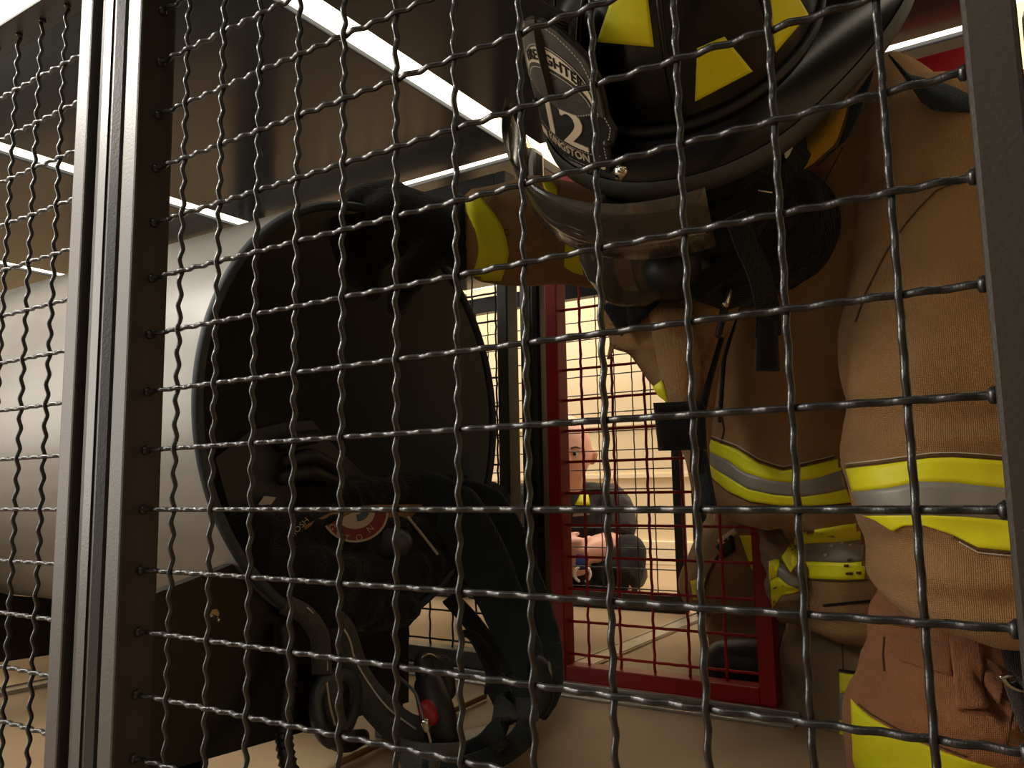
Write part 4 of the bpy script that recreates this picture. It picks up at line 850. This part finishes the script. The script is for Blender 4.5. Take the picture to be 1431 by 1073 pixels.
astrap('strap', [tp(690, 950, .09), tp(706, 985, .12), fl(700, 1020, .05), fl(670, 1048, .02), fl(625, 1064, .012)], .03, 'strap_navy', .005)
astrap('strap', [tp(735, 975, .13), fl(735, 1020, .05), fl(705, 1050, .02), fl(650, 1073, .012), fl(590, 1078, .012)], .026, 'strap_navy', .005)
astrap('strap', [fl(470, 1068, .006), fl(530, 1040, .006), fl(600, 1008, .006), fl(680, 972, .006)], .008, 'patch_brown', .002)
astrap('strap', [fl(560, 1060, .012), fl(600, 1072, .016), fl(640, 1068, .012)], .05, 'strap_grey', .006)
# pressure gauge block with red knob
rg = bmesh.new()
for k in range(3): chain(rg, [tp(592 + k * 14, 925 + k * 2, .09), tp(598 + k * 13, 965, .10)], .0115, 10, 1)
chain(rg, [tp(600, 960, .10), tp(612, 1000, .12), fl(620, 1040, .03)], [.018, .02, .018], 12, 3); ao(obj('gauge_block', rg, 'rubber', None, True))
b = bmesh.new(); chain(b, [tp(590, 918, .10), tp(600, 914, .10), tp(612, 920, .10)], .0015, 6, 3); ao(obj('clip', b, 'chrome', None, True))
b = bmesh.new(); chain(b, [tp(596, 990, .125), tp(601, 1002, .13)], [.0095, .0095], 16, 1); ao(obj('red_knob', b, 'knob_red', None, True))
b = bmesh.new(); chain(b, [tp(594, 1010, .14), tp(596, 1018, .14)], [.0048, .004], 10, 1); chain(b, [tp(597, 1018, .14), tp(602, 1036, .14)], .0016, 8, 1); ao(obj('pin', b, 'chrome', None, True))
b = bmesh.new(); chain(b, [tp(556, 945, .09), tp(580, 968, .12), tp(592, 1005, .14)], .0016, 6, 4); ao(obj('cable', b, 'grey_rubber', None, True))
plane_sheet('x', [fl(648, 1020, .004), fl(690, 1010, .012), fl(722, 1015, .006)], [fl(652, 1048, .004), fl(690, 1040, .01), fl(715, 1035, .004)], 'white_label', None, th=.001, nu=8).name = 'rag'
tag(bpy.data.objects['rag'], 'pale crumpled rag on the floor under the harness straps', 'rag')
# ================================================================ bald person sitting beyond the far mesh
mp_ = thing('person', 'bald person in dark uniform sitting behind the distant mesh by the red gate', 'person', None, (-1.25, 2.3, 0))
def mo(o): return own(o, mp_)
ZM = 2.45; hd = at(790, 634, ZM); r_ = .117; fw = (EYE + Vector((.1, 0, -.1)) - hd); fw.z *= .6; up, fd, sd = Vector((.05, 0, 1)).normalized(), None, None
b = bmesh.new(); up, fd, sd = head_into(b, hd, r_, up, fw.normalized())
cs = at(795, 712, ZM + .05); hip = at(800, 850, ZM + .12); hip.z = .10
chain(b, [hd - up * .06, cs + Vector((0, 0, .02))], [.052, .058], 14, 2); chain(b, [cs - Vector((0, 0, .03)), (cs + hip) / 2, hip], [.095, .10, .10], 16, 3)
rs, re_, rw = at(852, 706, ZM + .03), at(862, 762, ZM - .06), at(812, 772, ZM - .17)
ls, le, lw = at(730, 706, ZM + .03), at(716, 762, ZM - .06), at(772, 780, ZM - .17)
chain(b, [cs, rs, re_], [.06, .052, .042], 12, 3); chain(b, [re_, (re_ + rw) / 2 - Vector((0, 0, .0)), rw], [.044, .042, .028], 12, 3)
chain(b, [cs, ls, le], [.06, .052, .042], 12, 3); chain(b, [le, lw], [.044, .028], 12, 2)
hand_into(b, rw, (lw - rw), -V_AX, 1, .155, .5); hand_into(b, lw, (rw - lw) + Vector((0, 0, -.01)), -V_AX, -1, .155, .5)
rk, lk = at(858, 812, ZM - .13), at(736, 812, ZM - .13); rk.y = max(rk.y, 2.07); lk.y = max(lk.y, 2.07)
rf, lf = Vector((rk.x + .02, rk.y + .05, .05)), Vector((lk.x - .02, lk.y + .05, .05))
for k_, f_ in ((rk, rf), (lk, lf)): chain(b, [hip, k_, f_], [.08, .055, .04], 12, 3)
mbody = mo(link('body', fuse(b, .0048, 2), 'skin', None, True)); face_bits(mbody, hd, r_, up, fd, sd)
for o in list(mbody.children): o.parent = mbody; o.matrix_parent_inverse = Matrix.Translation(-mp_.location) @ Matrix.Identity(4); o.matrix_parent_inverse = (Matrix.Translation(mp_.location) @ mbody.matrix_basis @ Matrix.Translation(-mp_.location)).inverted()
b = bmesh.new(); chain(b, [cs + Vector((0, 0, .045)), cs, (cs + hip) / 2, hip], [.066, .125, .122, .12], 18, 4)
chain(b, [cs, rs, rs.lerp(re_, .62)], [.075, .07, .064], 14, 3); chain(b, [cs, ls, ls.lerp(le, .62)], [.075, .07, .064], 14, 3)
shirt = mo(link('uniform_shirt', fuse(b, .007, 3, .004, None, 12), 'uniform_dark', None, True))
b = bmesh.new()
for k_, f_ in ((rk, rf), (lk, lf)): chain(b, [hip, hip.lerp(k_, .6), k_, f_ + Vector((0, 0, .06))], [.11, .085, .072, .06], 14, 3)
mo(link('trousers', fuse(b, .008, 2, .003, None, 12), 'black_cloth', None, True))
for f_ in (rf, lf):
    b = bmesh.new(); chain(b, [f_ + Vector((0, .03, .0)), f_ + Vector((0, -.06, -.008))], [.046, .038], 12, 2); mo(obj('boot', b, 'rubber', None, True))
bpy.context.view_layer.update(); sb = bvh_of(shirt)
def msew(nm, a_, c_, m, **k): return mo(laid(nm, sb, a_, c_, m, None, off=.004, **k))
msew('reflective_trim', [(812, 688), (822, 690)], [(803, 706), (824, 706)], 'hi_vis', nu=5, nv=3); msew('reflective_trim', [(803, 708), (825, 708)], [(800, 722), (823, 720)], 'silver_tape', nu=5, nv=3)
msew('collar', [(806, 676), (822, 668), (846, 672)], [(806, 688), (820, 690), (850, 684)], 'black_cloth', nu=8, nv=3); msew('reflective_trim', [(734, 672), (741, 672)], [(736, 705), (742, 705)], 'hi_vis', nu=3, nv=6)
b = bmesh.new(); ribbon(b, [at(814, 776, ZM - .2), at(813, 788, ZM - .21), at(813, 796, ZM - .21)], .034); mo(obj('blue_strap', b, 'blue_web', None))
b = bmesh.new(); rc = (814, 802); chain(b, [at(rc[0] + 11 * math.cos(a), rc[1] + 11 * math.sin(a), ZM - .215) for a in (math.radians(-58 + 12 * i) for i in range(11))], .004, 8, 2); mo(obj('ring', b, 'white_glow_tape', None, True))
b = bmesh.new(); chain(b, [at(rc[0] + 11 * math.cos(a), rc[1] + 11 * math.sin(a), ZM - .215) for a in (math.radians(118 + 12 * i) for i in range(11))], .004, 8, 2); mo(obj('ring', b, 'white_glow_tape', None, True))
# ================================================================ second person in tan gear kneeling behind the gate
f2 = thing('person', 'person in tan turnout gear crouching behind the red gate, mostly hidden', 'person', None, (-.2, 1.5, 0))
def fo2(o): return own(o, f2)
b = bmesh.new(); h2 = at(1150, 470, 1.55); head_into(b, h2, .10, Vector((0, 0, 1)), Vector((-1, -.2, -.1))); t2 = at(1130, 640, 1.52)
chain(b, [h2 - Vector((0, 0, .06)), t2, at(1080, 800, 1.48)], [.05, .10, .09], 14, 3); k2 = at(1020, 880, 1.40); k2.z = max(k2.z, .07); a2 = at(1120, 930, 1.5); a2.z = .06
chain(b, [at(1080, 800, 1.48), k2, a2], [.08, .05, .04], 12, 3); sh2 = at(1050, 620, 1.5); el2 = at(1030, 740, 1.44); wr2 = at(1080, 800, 1.38)
chain(b, [t2, sh2, el2, wr2], [.06, .05, .04, .03], 12, 3); hand_into(b, wr2, Vector((.6, 0, -.4)), -V_AX, 1, .13, .4); sh3 = at(1230, 640, 1.6); chain(b, [t2, sh3, at(1230, 760, 1.55), at(1180, 820, 1.5)], [.06, .05, .04, .03], 12, 3); hand_into(b, at(1180, 820, 1.5), Vector((-.6, 0, -.4)), -V_AX, -1, .13, .4)
fo2(link('body', fuse(b, .009, 2), 'skin', None, True))
b = bmesh.new(); rows(b, [(560, 1050, 1260, 1.50, .10), (640, 1015, 1270, 1.48, .14), (710, 1003, 1260, 1.46, .15), (750, 980, 1240, 1.45, .15), (800, 958, 1230, 1.44, .15), (830, 952, 1220, 1.44, .14), (848, 962, 1200, 1.45, .12)])
rows(b, [(600, 1010, 1110, 1.44, .07), (720, 1002, 1095, 1.40, .07), (790, 1015, 1100, 1.38, .065)])
c2 = fo2(link('turnout_coat', fuse(b, .008, 3, .004, None, 9), 'other_coat', None, True)); b = bmesh.new()
rows(b, [(800, 975, 1200, 1.46, .12), (850, 980, 1190, 1.44, .12), (890, 988, 1180, 1.40, .11), (925, 1002, 1170, 1.36, .09), (945, 1020, 1160, 1.34, .06)]); fo2(link('trousers', fuse(b, .008, 3, .004, None, 10), 'other_coat', None, True))
b = bmesh.new(); q = fl(1050, 935, .045); q.y = max(q.y, 1.25); chain(b, [q + Vector((-.04, -.03, 0)), q + Vector((.08, .03, 0)), q + Vector((.2, .08, .01))], [.036, .045, .04], 12, 2); fo2(obj('boot', b, 'rubber', None, True))
bpy.context.view_layer.update(); b2 = bvh_of(c2)
def sew2(nm, a_, c_, m, **k): return fo2(laid(nm, b2, a_, c_, m, None, off=.004, **k))
sew2('name_tag', [(1003, 755), (1026, 738)], [(1010, 762), (1030, 745)], 'white_label', nu=4, nv=2); sew2('black_patch', [(1001, 764), (1024, 746)], [(1012, 780), (1028, 770)], 'black_cloth', nu=5, nv=4)
sew2('reflective_trim', [(1034, 748), (1055, 748)], [(1050, 795), (1058, 800)], 'hi_vis', nu=4, nv=6); sew2('reflective_trim', [(966, 812), (986, 808)], [(970, 838), (984, 838)], 'hi_vis', nu=4, nv=4)
sew2('stitching', [(1003, 775), (990, 800), (978, 838)], [(1005, 776), (992, 801), (980, 839)], 'stitching', nu=8, nv=1)
